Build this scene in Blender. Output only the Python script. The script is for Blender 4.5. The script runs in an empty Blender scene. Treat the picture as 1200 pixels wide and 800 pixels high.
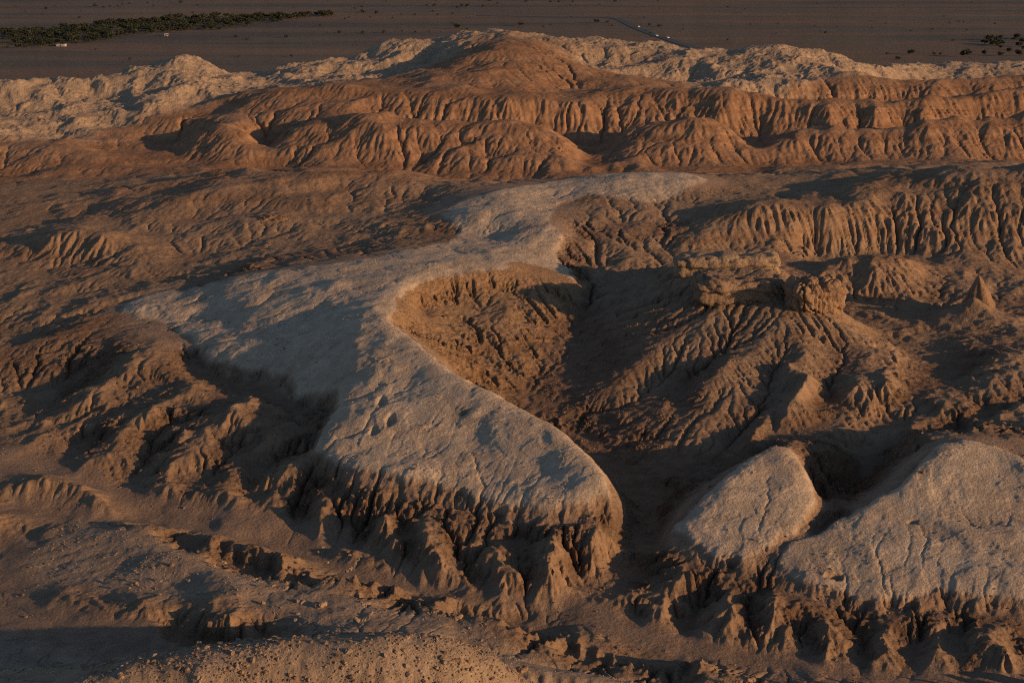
import bpy, math, random
import numpy as np
from mathutils import Vector, Matrix

# ------------------------------------------------------------------ camera, sky, sun, exposure
SC = bpy.context.scene
COL = SC.collection
CAM_H = 100.0
FPX = 1700.0                       # focal length in units of a 1200 px wide picture
PITCH = math.radians(16.4)
cam_d = bpy.data.cameras.new('camera')
cam_d.lens = 36.0 * FPX / 1200.0
cam_d.sensor_width = 36.0
cam_d.clip_start = 1.0
cam_d.clip_end = 60000.0
cam = bpy.data.objects.new('camera', cam_d)
COL.objects.link(cam)
cam.location = (0, 0, CAM_H)
cam.rotation_euler = (math.pi / 2 - PITCH, 0, 0)
SC.camera = cam

SUN_EL = math.radians(11.0)
SUN_AZ = math.radians(116.0)       # clockwise from +Y: to the right of and a little behind the camera
to_sun = Vector((math.sin(SUN_AZ) * math.cos(SUN_EL), math.cos(SUN_AZ) * math.cos(SUN_EL), math.sin(SUN_EL)))
world = bpy.data.worlds.new('World')
SC.world = world
world.use_nodes = True
wn = world.node_tree
bg = wn.nodes['Background']
sky = wn.nodes.new('ShaderNodeTexSky')
sky.sky_type = 'NISHITA'
sky.sun_disc = False
sky.sun_elevation = SUN_EL
sky.sun_rotation = SUN_AZ
sky.altitude = 2400
sky.dust_density = 3.0
sky.ozone_density = 0.5
wn.links.new(sky.outputs[0], bg.inputs['Color'])
bg.inputs['Strength'].default_value = 0.09
sun_d = bpy.data.lights.new('sun', 'SUN')
sun_d.energy = 5.0
sun_d.angle = math.radians(0.53)
sun_d.color = (1.0, 0.56, 0.255)
sun = bpy.data.objects.new('sun', sun_d)
COL.objects.link(sun)
sun.rotation_euler = to_sun.to_track_quat('Z', 'Y').to_euler()
SC.view_settings.view_transform = 'Standard'
SC.view_settings.look = 'None'
SC.view_settings.gamma = 1.0
SC.view_settings.exposure = -0.1
SC.cycles.use_denoising = False
SC.cycles.filter_width = 1.1
SC.cycles.max_bounces = 4
SC.cycles.diffuse_bounces = 3

# ------------------------------------------------------------------ projection helpers (survey of the site)
CP, SP = math.cos(PITCH), math.sin(PITCH)

def relief(d):
    """how strongly the surveyed heights stand out at forward distance d"""
    def ss(a, b, x): t = min(1.0, max(0.0, (x - a) / (b - a))); return t * t * (3 - 2 * t)
    return 1.0 - 0.40 * ss(140, 168, d) * (1 - ss(300, 450, d))

def P(px, py, z):
    """ground point seen at (px, py) of the photograph when it lies at height z"""
    xr, yr = (px - 600.0) / FPX, (400.0 - py) / FPX
    dy, dz = CP + SP * yr, -SP + CP * yr
    t = (z - CAM_H) / dz
    return (xr * t, dy * t, z)

def Q(px, d, z):
    """point in the column px at about the forward distance d with height z (may be hidden)"""
    xr = (px - 600.0) / FPX
    z2 = z * relief(d)
    d = d * (CAM_H - z2) / (CAM_H - z)
    return (xr * (d * CP + (CAM_H - z2) * SP), d, z2)

def Q2(px, d, z):
    xr = (px - 600.0) / FPX
    return (xr * (d * CP + (CAM_H - z) * SP), d, z)

def PD(px, py, d):
    """point seen at (px, py) at about the forward distance d: its height follows"""
    yr = (400.0 - py) / FPX
    dy, dz = CP + SP * yr, -SP + CP * yr
    z = CAM_H + dz * d / dy
    return P(px, py, z * relief(d))

def PL(px, py, d, low=2.4):
    """as PD, but lying lower (and so a little farther off)"""
    q = PD(px, py, d)
    return P(px, py, q[2] - low)

# ------------------------------------------------------------------ noise in numpy
def _hash(ix, iy, seed):
    h = (ix.astype(np.int64) * 374761393 + iy.astype(np.int64) * 668265263 + seed * 974634257) & 0x7fffffff
    h = ((h ^ (h >> 13)) * 1274126177) & 0x7fffffff
    return (h ^ (h >> 16)) & 0xffff

def perlin(x, y, seed=0):
    x0 = np.floor(x); y0 = np.floor(y)
    fx = (x - x0).astype(np.float32); fy = (y - y0).astype(np.float32)
    ix = x0.astype(np.int32); iy = y0.astype(np.int32)
    def g(dx, dy):
        a = _hash(ix + dx, iy + dy, seed).astype(np.float32) * np.float32(2 * math.pi / 65536)
        return np.cos(a) * (fx - dx) + np.sin(a) * (fy - dy)
    sx = fx * fx * fx * (fx * (fx * 6 - 15) + 10); sy = fy * fy * fy * (fy * (fy * 6 - 15) + 10)
    a = g(0, 0); b = g(1, 0); c = g(0, 1); d = g(1, 1)
    ab = a + (b - a) * sx; cd = c + (d - c) * sx
    return (ab + (cd - ab) * sy) * 1.5

def fbm(x, y, octv, seed=0, gain=0.5, ridged=False):
    s = 0; a = 1.0; n = 0
    for k in range(octv):
        p = perlin(x * 2.03 ** k + 17.3 * k, y * 2.03 ** k - 9.1 * k, seed + k)
        if ridged: p = 1 - 2 * np.abs(p)
        s = s + a * p; n += a; a *= gain
    return s / n

# ------------------------------------------------------------------ survey lines: (class, points)
LINES = []
def L(cls, *pts): LINES.append((cls, pts))

# --- far plain, flat at z = 0
for d in (930, 1010, 1100): L('plain', *[Q(px, d, 0.0) for px in range(-500, 1701, 110)])
# --- far pale salt ridge: crest, front foot, back foot
L('salt', PD(-260,118,640), PD(-120,108,665), PD(0,101,690), PD(42,91,700), PD(72,97,705), PD(100,97,715), PD(135,90,730), PD(150,79,740), PD(185,71,750),
  PD(215,68,760), PD(245,72,765), PD(270,84,760), PD(300,87,765), PD(340,79,780), PD(380,70,795), PD(425,61,810), PD(448,50,820), PD(480,46,830), PD(520,50,840),
  PD(538,39,850), PD(565,36,858), PD(592,38,862), PD(602,47,855), PD(640,46,850), PD(690,45,840), PD(730,47,835), PD(770,50,830), PD(800,55,825), PD(845,58,815),
  PD(862,62,810), PD(885,55,805), PD(925,55,800), PD(955,60,795), PD(985,69,785), PD(1010,78,780))
L('salt', PD(1010,80,790), PD(1080,76,850), PD(1150,74,880), PD(1260,72,880), PD(1400,74,860))
L('plain', Q(-260,720,1), Q(0,775,1), Q(150,820,1), Q(300,850,1), Q(450,900,1), Q(560,925,1), Q(700,905,1), Q(900,880,1), Q(1000,860,2))
L('salt', PD(-200,165,600), PD(0,160,612), PD(60,155,625), PD(110,150,640), PD(160,128,665), PD(215,108,690), PD(270,108,710), PD(330,100,735), PD(400,92,755), PD(450,86,770),
  PD(500,72,790))
L('salt', PD(0,120,672), PD(60,118,680), PD(120,112,695), PD(180,95,715))
L('salt', PD(690,82,765), PD(740,90,752), PD(800,92,745), PD(870,92,740), PD(940,90,740), PD(985,86,745), PD(1030,88,750))
L('salt', PD(800,108,700), PD(870,102,712), PD(940,97,722))
# --- red hill behind, with its spurs
L('red', PD(470,100,690), PD(500,88,710), PD(525,75,728), PD(560,63,745), PD(600,52,758), PD(640,60,750), PD(680,73,742), PD(720,86,735), PD(770,97,722), PD(800,104,705))
L('red', PD(600,52,758), PD(605,75,722), PD(590,95,690), PD(580,108,665))
L('red', PD(525,75,728), PD(530,95,690), PD(505,108,665))
L('red', PD(660,92,712), PD(690,106,690), PD(660,108,680))
L('red', PD(130,158,628), PD(200,148,640), PD(260,125,665), PD(285,106,680), PD(310,104,683), PD(350,106,672), PD(385,104,668), PD(410,100,668), PD(440,103,668), PD(470,100,690))
L('red', PD(640,108,668), PD(700,108,660), PD(760,112,655), PD(800,104,660), PD(865,103,655), PD(905,110,650), PD(940,118,642), PD(980,112,645), PD(1020,110,648), PD(1055,118,640), PD(1090,109,648), PD(1130,112,645), PD(1200,100,655), PD(1350,96,660))
L('red', PD(865,103,655), PD(850,125,630)); L('red', PD(980,112,645), PD(975,128,625)); L('red', PD(1020,110,648), PD(1030,128,625)); L('red', PD(1090,109,648), PD(1085,126,628))
L('red', Q(830,690,8), Q(920,695,8), Q(1050,695,8), Q(1200,700,8), Q(1350,700,8))
L('red', PD(935,104,715), PD(975,99,725), PD(1040,97,728), PD(1100,92,732), PD(1160,90,735), PD(1260,86,735), PD(1400,86,735))
L('brown', Q(1010,765,7), Q(1100,790,6), Q(1250,790,6), Q(1400,790,6))
# second tier troughs
L('red', Q(440,628,10), Q(500,626,11), Q(560,628,11), Q(620,628,12), Q(700,625,10), Q(760,620,11), Q(850,622,10), Q(960,615,9), Q(1080,620,10), Q(1200,622,11), Q(1350,622,11))
L('red', PD(465,115,650), PD(520,118,645), PD(570,118,640), PD(640,120,640), PD(690,125,636))
# --- front tier crest of the red ridge
L('red', PD(-200,172,592), PD(0,164,600), PD(40,164,600), PD(75,163,602), PD(110,178,590), PD(150,183,586), PD(195,176,590), PD(215,172,592), PD(235,155,600), PD(262,146,604), PD(290,150,600), PD(310,165,592), PD(330,152,600),
  PD(362,145,602), PD(385,150,600), PD(405,142,604), PD(425,132,607), PD(455,130,606), PD(490,133,604), PD(530,135,603), PD(570,135,601), PD(600,138,598), PD(640,150,590), PD(672,170,580),
  PD(690,188,572))
L('red', PD(690,188,572), PD(715,172,585), PD(740,150,598), PD(765,143,603), PD(800,138,604), PD(832,140,601), PD(860,155,592), PD(885,172,584), PD(905,160,590), PD(935,146,598),
  PD(975,140,600), PD(1015,143,598), PD(1050,145,596), PD(1080,138,600), PD(1120,133,604), PD(1160,130,606), PD(1200,127,608), PD(1400,122,610))
# gully mouths cutting the front tier
L('red', Q(310,612,7), PD(315,178,578), PD(318,192,566)); L('red', Q(205,615,6), PD(205,185,580))
L('red', Q(690,612,7), PD(692,190,570), PD(690,200,560)); L('red', Q(885,612,7), PD(888,180,575), PD(890,194,562))
# foot of the front tier
L('red', PD(-200,214,548), PD(0,205,552), PD(60,208,548), PD(130,200,552), PD(200,198,552), PD(270,196,555), PD(330,194,558), PD(400,196,556), PD(470,202,548), PD(540,203,546), PD(610,205,544), PD(690,204,545),
  PD(760,200,550), PD(850,196,556), PD(920,194,560), PD(1000,190,566), PD(1080,188,568), PD(1200,186,570), PD(1400,184,572))
# low lit apron mounds before the foot
L('red', PD(470,196,556), PD(550,194,556), PD(600,190,556), PD(640,196,552)); L('red', PD(640,197,546), PD(720,193,550), PD(770,196,548))

# --- middle ground, left
L('brown', PD(-200,232,500), PD(0,222,512), PD(100,218,515), PD(200,208,525))
L('red', PD(160,222,500), PD(215,212,500), PD(255,202,498), PD(285,197,497), PD(320,200,490), PD(365,205,480), PD(420,206,478), PD(480,208,478), PD(560,210,480))
L('red', PD(285,197,497), PD(290,225,462), PD(275,245,440)); L('red', PD(365,205,480), PD(370,228,452), PD(350,245,438))
L('red', PD(110,245,455), PD(150,240,455), PD(200,240,450), PD(240,245,445)); L('brown', PD(235,268,425), PD(280,262,425), PD(340,262,425), PD(400,255,432))
L('brown', PD(60,255,458), PD(0,262,450), PD(-150,268,445))
L('brown', PD(120,272,425), PD(200,272,422), PD(160,270,424))
L('red', PD(40,290,405), PD(60,278,405), PD(90,272,404), PD(125,278,400), PD(150,288,395)); L('brown', PD(40,304,396), PD(90,304,395), PD(130,300,392))
L('brown', PD(400,236,455), PD(470,240,448), PD(500,225,462))
L('brown', PD(420,265,415), PD(480,262,410), PD(530,262,405))
L('brown', PD(230,305,385), PD(300,292,395), PD(380,280,402), PD(440,275,400))
L('brown', PD(0,330,378), PD(80,328,372), PD(160,322,370), PD(230,312,378))
L('dark', PD(420,290,382), PD(360,300,372), PD(300,310,362), PD(250,328,350), PD(205,345,338), PD(180,358,328), PD(120,372,322), PD(60,392,312), PD(0,412,305), PD(-150,440,298))
L('brown', PD(20,398,322), PD(60,378,330), PD(100,362,335), PD(140,350,344), PD(190,335,352))
L('brown', PD(-100,375,340), PD(0,362,345), PD(60,352,350))
# --- central pale plateau: right hand rim (crest) and surface
L('pale', PD(600,311,322), PD(560,317,314), PD(520,321,308), PD(490,331,300), PD(466,350,288), PD(460,378,266), PD(485,398,256), PD(510,420,248), PD(535,438,242), PD(580,460,236), PD(615,478,231),
  PD(655,500,226), PD(690,530,219), PD(712,556,213), PD(718,578,208))
L('pale', PD(600,300,338), PD(540,303,332), PD(470,308,322), PD(440,305,330), PD(400,308,330), PD(330,316,332), PD(270,325,332), PL(225,335,328,1.4), PL(170,345,325), PL(145,358,318))
L('pale', PD(440,340,295), PD(400,360,284), PL(350,380,278,1.4), PL(300,365,292,1.4), PL(240,368,300))
L('pale', PD(450,395,258), PD(420,420,249), PL(380,415,258,1.4), PL(330,420,264))
L('pale', PD(480,450,243), PD(440,460,241), PD(410,480,237))
L('pale', PD(530,490,232), PD(560,520,226), PD(480,520,228.5), PD(430,520,231), PD(640,550,217.4), PD(600,560,216.7))
# left rim of the plateau
L('pale', PL(140,366,312), PL(165,374,305), PL(195,378,300), PL(225,396,287), PL(245,420,273), PL(290,430,268), PL(335,440,263), PL(348,462,253), PL(372,462,252,1.4), PD(398,452,250), PD(392,478,243), PD(372,510,236),
  PD(368,524,231.5), PD(395,540,225.5), PD(430,550,222), PD(480,562,219), PD(530,572,217), PD(580,590,213), PD(640,598,209.7), PD(690,592,208.5), PD(718,580,208))
# foot of the cavernous scarp
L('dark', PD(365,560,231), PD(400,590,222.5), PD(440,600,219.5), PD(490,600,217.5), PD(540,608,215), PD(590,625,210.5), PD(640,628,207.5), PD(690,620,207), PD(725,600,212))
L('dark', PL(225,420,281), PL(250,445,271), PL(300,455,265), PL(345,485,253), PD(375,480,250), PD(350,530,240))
# mud buttresses below
L('brown', PD(400,640,214), PD(450,650,209), PD(510,668,204), PD(560,690,199), PD(600,698,197), PD(650,690,199), PD(700,665,205), PD(745,640,213))
L('brown', PD(430,622,213.5), PD(460,635,210)); L('brown', PD(545,630,209), PD(580,660,203), PD(595,685,199)); L('brown', PD(650,645,205.5), PD(690,645,206))
# left escarpment: spurs and foot
L('brown', PD(190,455,279), PD(160,470,274), PD(130,490,267), PD(60,500,270)); L('brown', PD(60,465,288), PD(30,490,278))
L('dark', PD(200,490,266), PD(150,520,257), PD(100,530,256)); L('brown', PD(0,470,288), PD(-150,490,285))
L('brown', PD(330,480,259), PD(300,505,252), PD(270,530,245), PD(240,540,243)); L('dark', PD(290,540,241), PD(255,565,237), PD(220,578,236))
L('brown', PD(330,545,237), PD(300,565,233), PD(270,580,231)); L('brown', PD(200,505,258), PD(230,520,250), PD(230,545,244)); L('brown', PD(130,530,252), PD(180,540,247), PD(200,570,238))
L('wash', PD(-150,545,256), PD(0,540,253), PD(80,560,246), PD(160,590,236), PD(240,600,232), PD(330,610,227), PD(400,640,219), PD(470,668,210), PD(540,695,203), PD(600,706,199.5), PD(660,705,199), PD(740,735,192),
  PD(830,760,186), PD(920,775,182), PD(1000,785,179), PD(1100,792,177), PD(1250,800,174), PD(1400,810,172))
L('wash', PD(0,585,239), PD(100,605,231), PD(250,622,226), PD(380,660,214), PD(480,690,206))
# --- the dark inner valley
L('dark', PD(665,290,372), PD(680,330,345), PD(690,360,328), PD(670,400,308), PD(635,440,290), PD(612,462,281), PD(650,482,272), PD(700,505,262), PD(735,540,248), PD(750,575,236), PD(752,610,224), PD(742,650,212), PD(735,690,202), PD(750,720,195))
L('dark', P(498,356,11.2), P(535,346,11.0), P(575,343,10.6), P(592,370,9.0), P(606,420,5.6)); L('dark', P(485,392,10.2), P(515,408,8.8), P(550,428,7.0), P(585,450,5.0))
L('pale', PD(600,300,340), PD(640,310,338), PD(672,322,336), PD(678,335,334)); L('dark', PD(600,340,325), PD(640,350,322), PD(670,360,324))
L('dark', Q2(560,282,4.5), Q2(620,267,4), Q2(680,251,3.5), Q2(722,237,3))
# spine further back
L('pale', PD(640,300,355), PD(660,278,372), PD(640,262,385), PD(600,255,400), PD(560,258,400))
L('pale', PD(520,250,420), PD(540,237,430), PD(580,225,440), PD(620,225,442), PD(650,240,430)); L('dark', PD(500,262,408), PD(540,268,398), PD(580,275,392))
L('pale', PD(640,215,462), PD(690,205,472), PD(740,202,470), PD(800,202,466), PD(830,212,458)); L('brown', PD(700,235,430), PD(760,245,424), PD(820,240,432), PD(740,250,418))
L('brown', PD(700,290,378), PD(715,282,380), PD(740,305,365), PD(710,318,358)); L('dark', PD(690,270,390), PD(740,270,398), PD(790,265,402))
L('brown', PD(770,285,385), PD(800,300,372), PD(760,330,345))
# --- right: rilled ridge and smooth surface behind it
L('red', PD(790,300,372), PD(815,275,388), PD(845,258,398), PD(890,247,402), PD(930,252,397), PD(970,250,398), PD(1005,240,404), PD(1040,220,418), PD(1075,207,428), PD(1105,195,436), PD(1140,194,436), PD(1170,200,430), PD(1210,192,436), PD(1400,200,430))
L('red', PD(830,300,372), PD(880,310,370), PD(940,318,366), PD(985,308,372), PD(1040,298,380), PD(1100,302,382), PD(1160,305,380), PD(1230,308,378), PD(1400,312,375))
L('brown', PD(850,228,445), PD(920,225,450), PD(990,212,460), PD(1050,198,478)); L('brown', PD(840,205,490), PD(950,200,500), PD(1050,193,515), PD(1200,188,535))
L('brown', Q(1150,480,10), Q(1300,480,10))
# gullied hill and spire
L('red', P(945,322,9.5), P(970,312,11.5), P(995,303,13.5), P(1025,296,15.5), P(1045,307,13.5), P(1065,320,11.0), P(1092,335,8.5)); L('red', P(1025,296,15.5), P(1035,318,12.0), P(1042,342,8.0)); L('red', P(985,325,9.5), P(1000,335,8.0)); L('brown', P(960,345,7.0), P(1000,355,6.4), P(1060,358,6.2), P(1110,352,6.6)); L('brown', Q2(960,398,8.5), Q2(1030,396,8), Q2(1090,390,8))
L('brown', PD(1100,335,352), PD(1160,330,356), PD(1250,335,352)); 
L('brown', PD(1040,405,308), PD(1075,412,303), PD(1010,380,318), PD(1110,395,308)); L('brown', PD(1200,380,312), PD(1300,390,310))
# --- mesa shoulders
L('brown', PD(690,360,327), PL(740,335,322,0.6), PL(790,315,312,0.9), PL(840,308,300,1.0), PL(900,306,298,1.0))
L('brown', PL(820,352,287,1.0), PL(870,355,283,1.0), PL(920,365,278,1.0), PL(970,362,280,1.0), PL(990,362,284,1.0)); L('brown', PL(850,330,292,1), PL(900,330,292,1), PL(950,330,294,1))
L('brown', PL(990,375,284,1), PL(1010,395,282,.8), PD(1030,408,284)); L('brown', Q2(1000,338,6.5), Q2(960,345,7), Q2(1040,330,6))
L('dark', PL(780,395,283,.5), PD(740,430,278), PD(700,460,274)); L('dark', PD(850,420,268), PD(800,460,264), PD(760,490,260)); L('brown', PD(920,420,262), PD(950,440,258), PD(920,480,250), PD(880,500,246))
L('dark', PD(960,480,256), PD(910,520,246), PD(870,540,240), PD(820,560,236), PD(770,585,232)); L('brown', PD(1000,440,264), PD(1050,445,262), PD(990,500,252))
# right slopes with diagonal gullies
L('brown', PD(1200,412,280), PD(1120,440,272), PD(1060,480,260), PD(1010,520,250)); L('dark', PD(1200,450,266), PD(1130,480,257), PD(1080,510,250), PD(1020,550,241), PD(980,575,235), PD(965,595,229))
L('brown', PD(1300,430,272), PD(1200,480,254), PD(1150,500,248)); L('brown', PD(1210,500,246), PD(1300,520,240))
# --- pale domes, right foreground
L('pale', PD(790,612,209), PD(830,575,212), PD(870,540,216), PD(905,522,219), PD(930,530,218), PD(945,548,215), PD(955,580,211), PD(950,605,207)); L('pale', PD(870,590,208), PD(900,570,211))
L('pale', PD(788,628,206), PD(830,645,201), PD(870,652,198), PD(910,632,202), PD(945,622,205)); L('dark', PD(980,590,216), PD(985,605,212), PD(960,620,208))
L('dark', Q2(880,253,7.2), Q2(930,250,7.8), Q2(1000,243,7.8)); L('dark', Q2(1060,249,9), Q2(1130,248,10.2), Q2(1200,248,10.6), Q2(1300,248,10.6))
L('pale', PD(945,622,205.5), PD(1000,600,208), PD(1050,572,210), PD(1075,545,212), PD(1100,523,214), PD(1130,518,214), PD(1165,525,213), PD(1200,542,210), PD(1280,560,206), PD(1400,580,204))
L('pale', PD(1000,640,200), PD(1060,610,204), PD(1120,580,206), PD(1180,600,203), PD(1120,640,197), PD(1060,660,195), PD(1180,660,194))
L('pale', PD(915,655,198), PD(935,680,193.5), PD(980,690,191), PD(1030,700,189), PD(1060,698,189), PD(1100,690,190), PD(1150,698,188.5), PD(1200,705,187.5), PD(1350,715,186))
L('dark', PD(790,660,202), PD(840,680,196.5), PD(900,690,194), PD(940,712,189.5), PD(1000,725,187), PD(1060,728,186), PD(1120,722,186.5), PD(1200,735,184), PD(1350,745,182))
L('brown', PD(760,690,200), PD(790,700,196), PD(840,720,190), PD(880,745,185.5)); L('brown', PD(690,690,201), PD(740,700,197.5), PD(765,715,194)); L('brown', PD(970,738,184.5), PD(1000,755,182), PD(1040,772,179))
L('brown', PD(1130,735,184), PD(1140,760,180)); L('brown', PD(905,725,189), PD(915,755,184.5))
# --- foreground: eroded bank, grey dome, gravel mound
L('brown', P(150,606,3.2), P(200,612,3.6), P(240,626,4.0), P(290,639,4.2), P(325,650,4.2)); L('dark', P(205,632,1.2), P(240,646,0.9), P(280,664,0.7), P(318,676,0.6)); L('wash', P(260,612,0.9), P(330,624,0.5), P(390,648,0.2))
L('brown', P(345,656,3.6), P(375,667,4.0), P(420,674,4.0), P(465,681,3.8), P(510,697,3.4)); L('dark', P(352,684,0.7), P(400,694,0.5), P(450,704,0.3), P(505,716,0.2))
L('gravel', P(100,618,3.0), P(150,630,3.6), P(200,648,4.2), P(250,668,4.6), P(330,702,4.8), P(400,714,4.8), P(460,722,4.6), P(520,734,4.6)); L('gravel', PD(60,660,206), PD(130,680,197), PD(220,690,192))
L('brown', P(530,702,3.0), P(560,712,3.6), P(590,724,3.8), P(632,735,3.6), P(645,748,3.0)); L('dark', P(540,726,0.2), P(585,744,0.0), P(636,764,-0.2)); L('brown', P(660,744,3.0), P(700,750,3.4), P(740,760,3.4), P(780,770,3.0), P(850,786,2.6))
L('dark', P(670,772,-0.2), P(730,786,-0.4), P(800,800,-0.4)); L('gravel', P(540,748,3.6), P(580,768,3.6), P(640,790,3.4), P(700,803,3.2), P(850,822,3.0))
L('wash', PD(0,640,216), PD(0,690,197), PD(100,720,184), PD(200,750,175), PD(-150,690,198)); 
L('gravel', PD(0,760,172), PD(100,785,165), PD(-150,770,170))
L('gravel', P(60,815,31.0), P(150,800,32.2), P(200,783,33.0), P(250,768,33.6), P(330,754,34.2), P(400,746,34.6), P(450,743,34.6), P(500,746,34.2), P(545,755,33.4), P(580,772,31.8), P(600,795,30), P(620,815,28), P(720,840,24))
L('gravel', Q(100,150,17), Q(250,150,18), Q(450,150,17), Q(600,150,16), Q(750,150,14), Q(1000,150,10), Q(1300,150,8), Q(-150,150,18))
L('gravel', P(230,800,32.6), P(320,798,32.4), P(450,800,32.2), P(540,805,31.2)); L('gravel', Q(100,95,36), Q(400,92,42), Q(600,92,36), Q(800,110,22), Q(1000,115,18), Q(1300,115,16), Q(-150,115,30))
L('gravel', Q(-200,62,46), Q(0,62,50), Q(400,62,54), Q(800,62,46), Q(1200,62,38), Q(1400,62,36))

L('brown', P(-60,575,3.0), P(0,566,3.4), P(50,560,3.6), P(95,572,3.0), P(130,590,2.2)); L('wash', P(0,596,1.2), P(60,604,1.0), P(130,604,0.9)); L('brown', P(-60,612,3.0), P(0,606,3.0), P(40,612,2.4))
L('brown', P(60,700,3.6), P(140,712,4.6), P(220,718,5.2), P(290,738,5.0), P(320,748,4.4)); L('dark', P(200,748,3.0), P(300,756,2.8)); L('wash', P(30,725,3.4), P(120,745,3.2), P(190,765,3.2))
# spurs and the gullies between them below the scarps
_sr = random.Random(5)
def SPUR(cls, a, b, h):
    h *= _sr.uniform(0.35, 1.25); a = (a[0] + _sr.uniform(-1, 1), a[1], a[2]); b = (b[0] + _sr.uniform(-2, 2), b[1] + _sr.uniform(-1, 2), b[2])
    w_ = [(_sr.uniform(-.9, .9), _sr.uniform(-.3, .3)) for _ in range(5)]
    a, b = np.array(a), np.array(b)
    L(cls, *[tuple(a + (b - a) * t + np.array([0, 0, h * math.sin(math.pi * t) ** 0.7])) + np.array([wx_, 0, wz_]) for t, (wx_, wz_) in zip((0.12, 0.3, 0.5, 0.7, 0.85), w_)])
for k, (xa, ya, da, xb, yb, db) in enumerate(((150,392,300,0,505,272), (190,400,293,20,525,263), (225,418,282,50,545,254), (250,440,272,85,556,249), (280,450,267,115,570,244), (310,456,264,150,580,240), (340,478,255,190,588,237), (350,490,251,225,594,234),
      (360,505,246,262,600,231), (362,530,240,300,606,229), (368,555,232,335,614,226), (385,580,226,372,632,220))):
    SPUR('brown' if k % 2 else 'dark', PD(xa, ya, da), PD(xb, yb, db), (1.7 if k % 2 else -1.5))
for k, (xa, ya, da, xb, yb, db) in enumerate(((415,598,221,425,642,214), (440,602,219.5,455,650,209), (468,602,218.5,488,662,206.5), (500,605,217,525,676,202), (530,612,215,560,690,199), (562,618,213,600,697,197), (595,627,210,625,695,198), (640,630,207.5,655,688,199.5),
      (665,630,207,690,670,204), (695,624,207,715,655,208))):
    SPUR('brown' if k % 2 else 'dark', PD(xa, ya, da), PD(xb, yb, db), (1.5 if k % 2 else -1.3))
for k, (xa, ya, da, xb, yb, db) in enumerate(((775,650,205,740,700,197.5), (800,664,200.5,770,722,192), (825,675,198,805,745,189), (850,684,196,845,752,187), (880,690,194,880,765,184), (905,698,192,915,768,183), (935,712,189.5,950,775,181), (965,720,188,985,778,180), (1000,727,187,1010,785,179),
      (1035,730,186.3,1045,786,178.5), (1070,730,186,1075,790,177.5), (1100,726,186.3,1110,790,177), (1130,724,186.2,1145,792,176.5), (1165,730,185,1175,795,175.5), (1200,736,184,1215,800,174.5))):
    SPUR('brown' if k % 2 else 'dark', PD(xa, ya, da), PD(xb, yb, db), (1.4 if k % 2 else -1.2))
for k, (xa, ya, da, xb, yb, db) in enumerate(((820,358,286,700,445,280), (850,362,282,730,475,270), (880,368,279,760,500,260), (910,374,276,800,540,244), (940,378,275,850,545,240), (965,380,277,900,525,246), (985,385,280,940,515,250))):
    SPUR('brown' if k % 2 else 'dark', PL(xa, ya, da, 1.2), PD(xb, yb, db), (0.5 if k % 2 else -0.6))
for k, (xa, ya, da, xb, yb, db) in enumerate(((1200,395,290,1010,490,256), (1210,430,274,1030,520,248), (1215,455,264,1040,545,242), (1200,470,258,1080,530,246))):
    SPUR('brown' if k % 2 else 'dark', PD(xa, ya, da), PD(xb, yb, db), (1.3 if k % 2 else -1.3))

# ------------------------------------------------------------------ interpolate the survey in (azimuth, log distance)
pts, cls = [], []
CL = ['plain', 'salt', 'red', 'brown', 'pale', 'dark', 'wash', 'gravel']
for c, pl in LINES:
    pl = [np.array(p, float) for p in pl]
    if len(pl) == 1: seq = [pl[0]]
    else:
        seq = []
        for a, b in zip(pl[:-1], pl[1:]):
            ua, ub = math.atan2(a[0], a[1]), math.atan2(b[0], b[1])
            n = max(1, int(math.hypot(ua - ub, math.log(a[1] / b[1])) / 0.012))
            seq += [a + (b - a) * k / n for k in range(n)]
        seq.append(pl[-1])
    for p in seq:
        pts.append(p); cls.append(CL.index(c))
pts = np.array(pts); cls = np.array(cls)
pu = np.arctan2(pts[:, 0], pts[:, 1]); pv = np.log(np.hypot(pts[:, 0], pts[:, 1]))
VS = 0.62                                   # distances along the view count a little less
def coarse_fields(U, V):
    X = np.stack([pu, pv * VS], 1)
    D = np.sqrt(((X[:, None] - X[None]) ** 2).sum(-1))
    n = len(X)
    A = np.zeros((n + 1, n + 1)); A[:n, :n] = -D + np.eye(n) * 0.0008; A[n, :n] = 1; A[:n, n] = 1
    sol = np.linalg.solve(A, np.append(pts[:, 2], 0.0))
    w = sol[:n].astype(np.float32); c0 = sol[n]
    Zc = np.zeros(U.size, np.float32); W = np.zeros((U.size, len(CL)), np.float32)
    onehot = np.eye(len(CL), dtype=np.float32)[cls]
    u, v = U.ravel().astype(np.float32), V.ravel().astype(np.float32) * np.float32(VS)
    Xf = X.astype(np.float32)
    for s in range(0, U.size, 8000):
        e = min(U.size, s + 8000)
        d2 = (u[s:e, None] - Xf[None, :, 0]) ** 2 + (v[s:e, None] - Xf[None, :, 1]) ** 2
        Zc[s:e] = -np.sqrt(d2) @ w + c0
        k = 1.0 / (d2 + 2e-5) ** 2
        W[s:e] = (k @ onehot) / k.sum(1, keepdims=True)
    return Zc.reshape(U.shape), W.reshape(U.shape + (len(CL),))

NU, NV = 950, 1290
U0, U1, V0, V1 = -0.42, 0.42, math.log(64.0), math.log(1000.0)
uu = np.linspace(U0, U1, NU); vv = np.linspace(V0, V1, NV)
cu = np.linspace(U0, U1, 241); cv = np.linspace(V0, V1, 281)
Zc, Wc = coarse_fields(*np.meshgrid(cu, cv))

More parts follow.
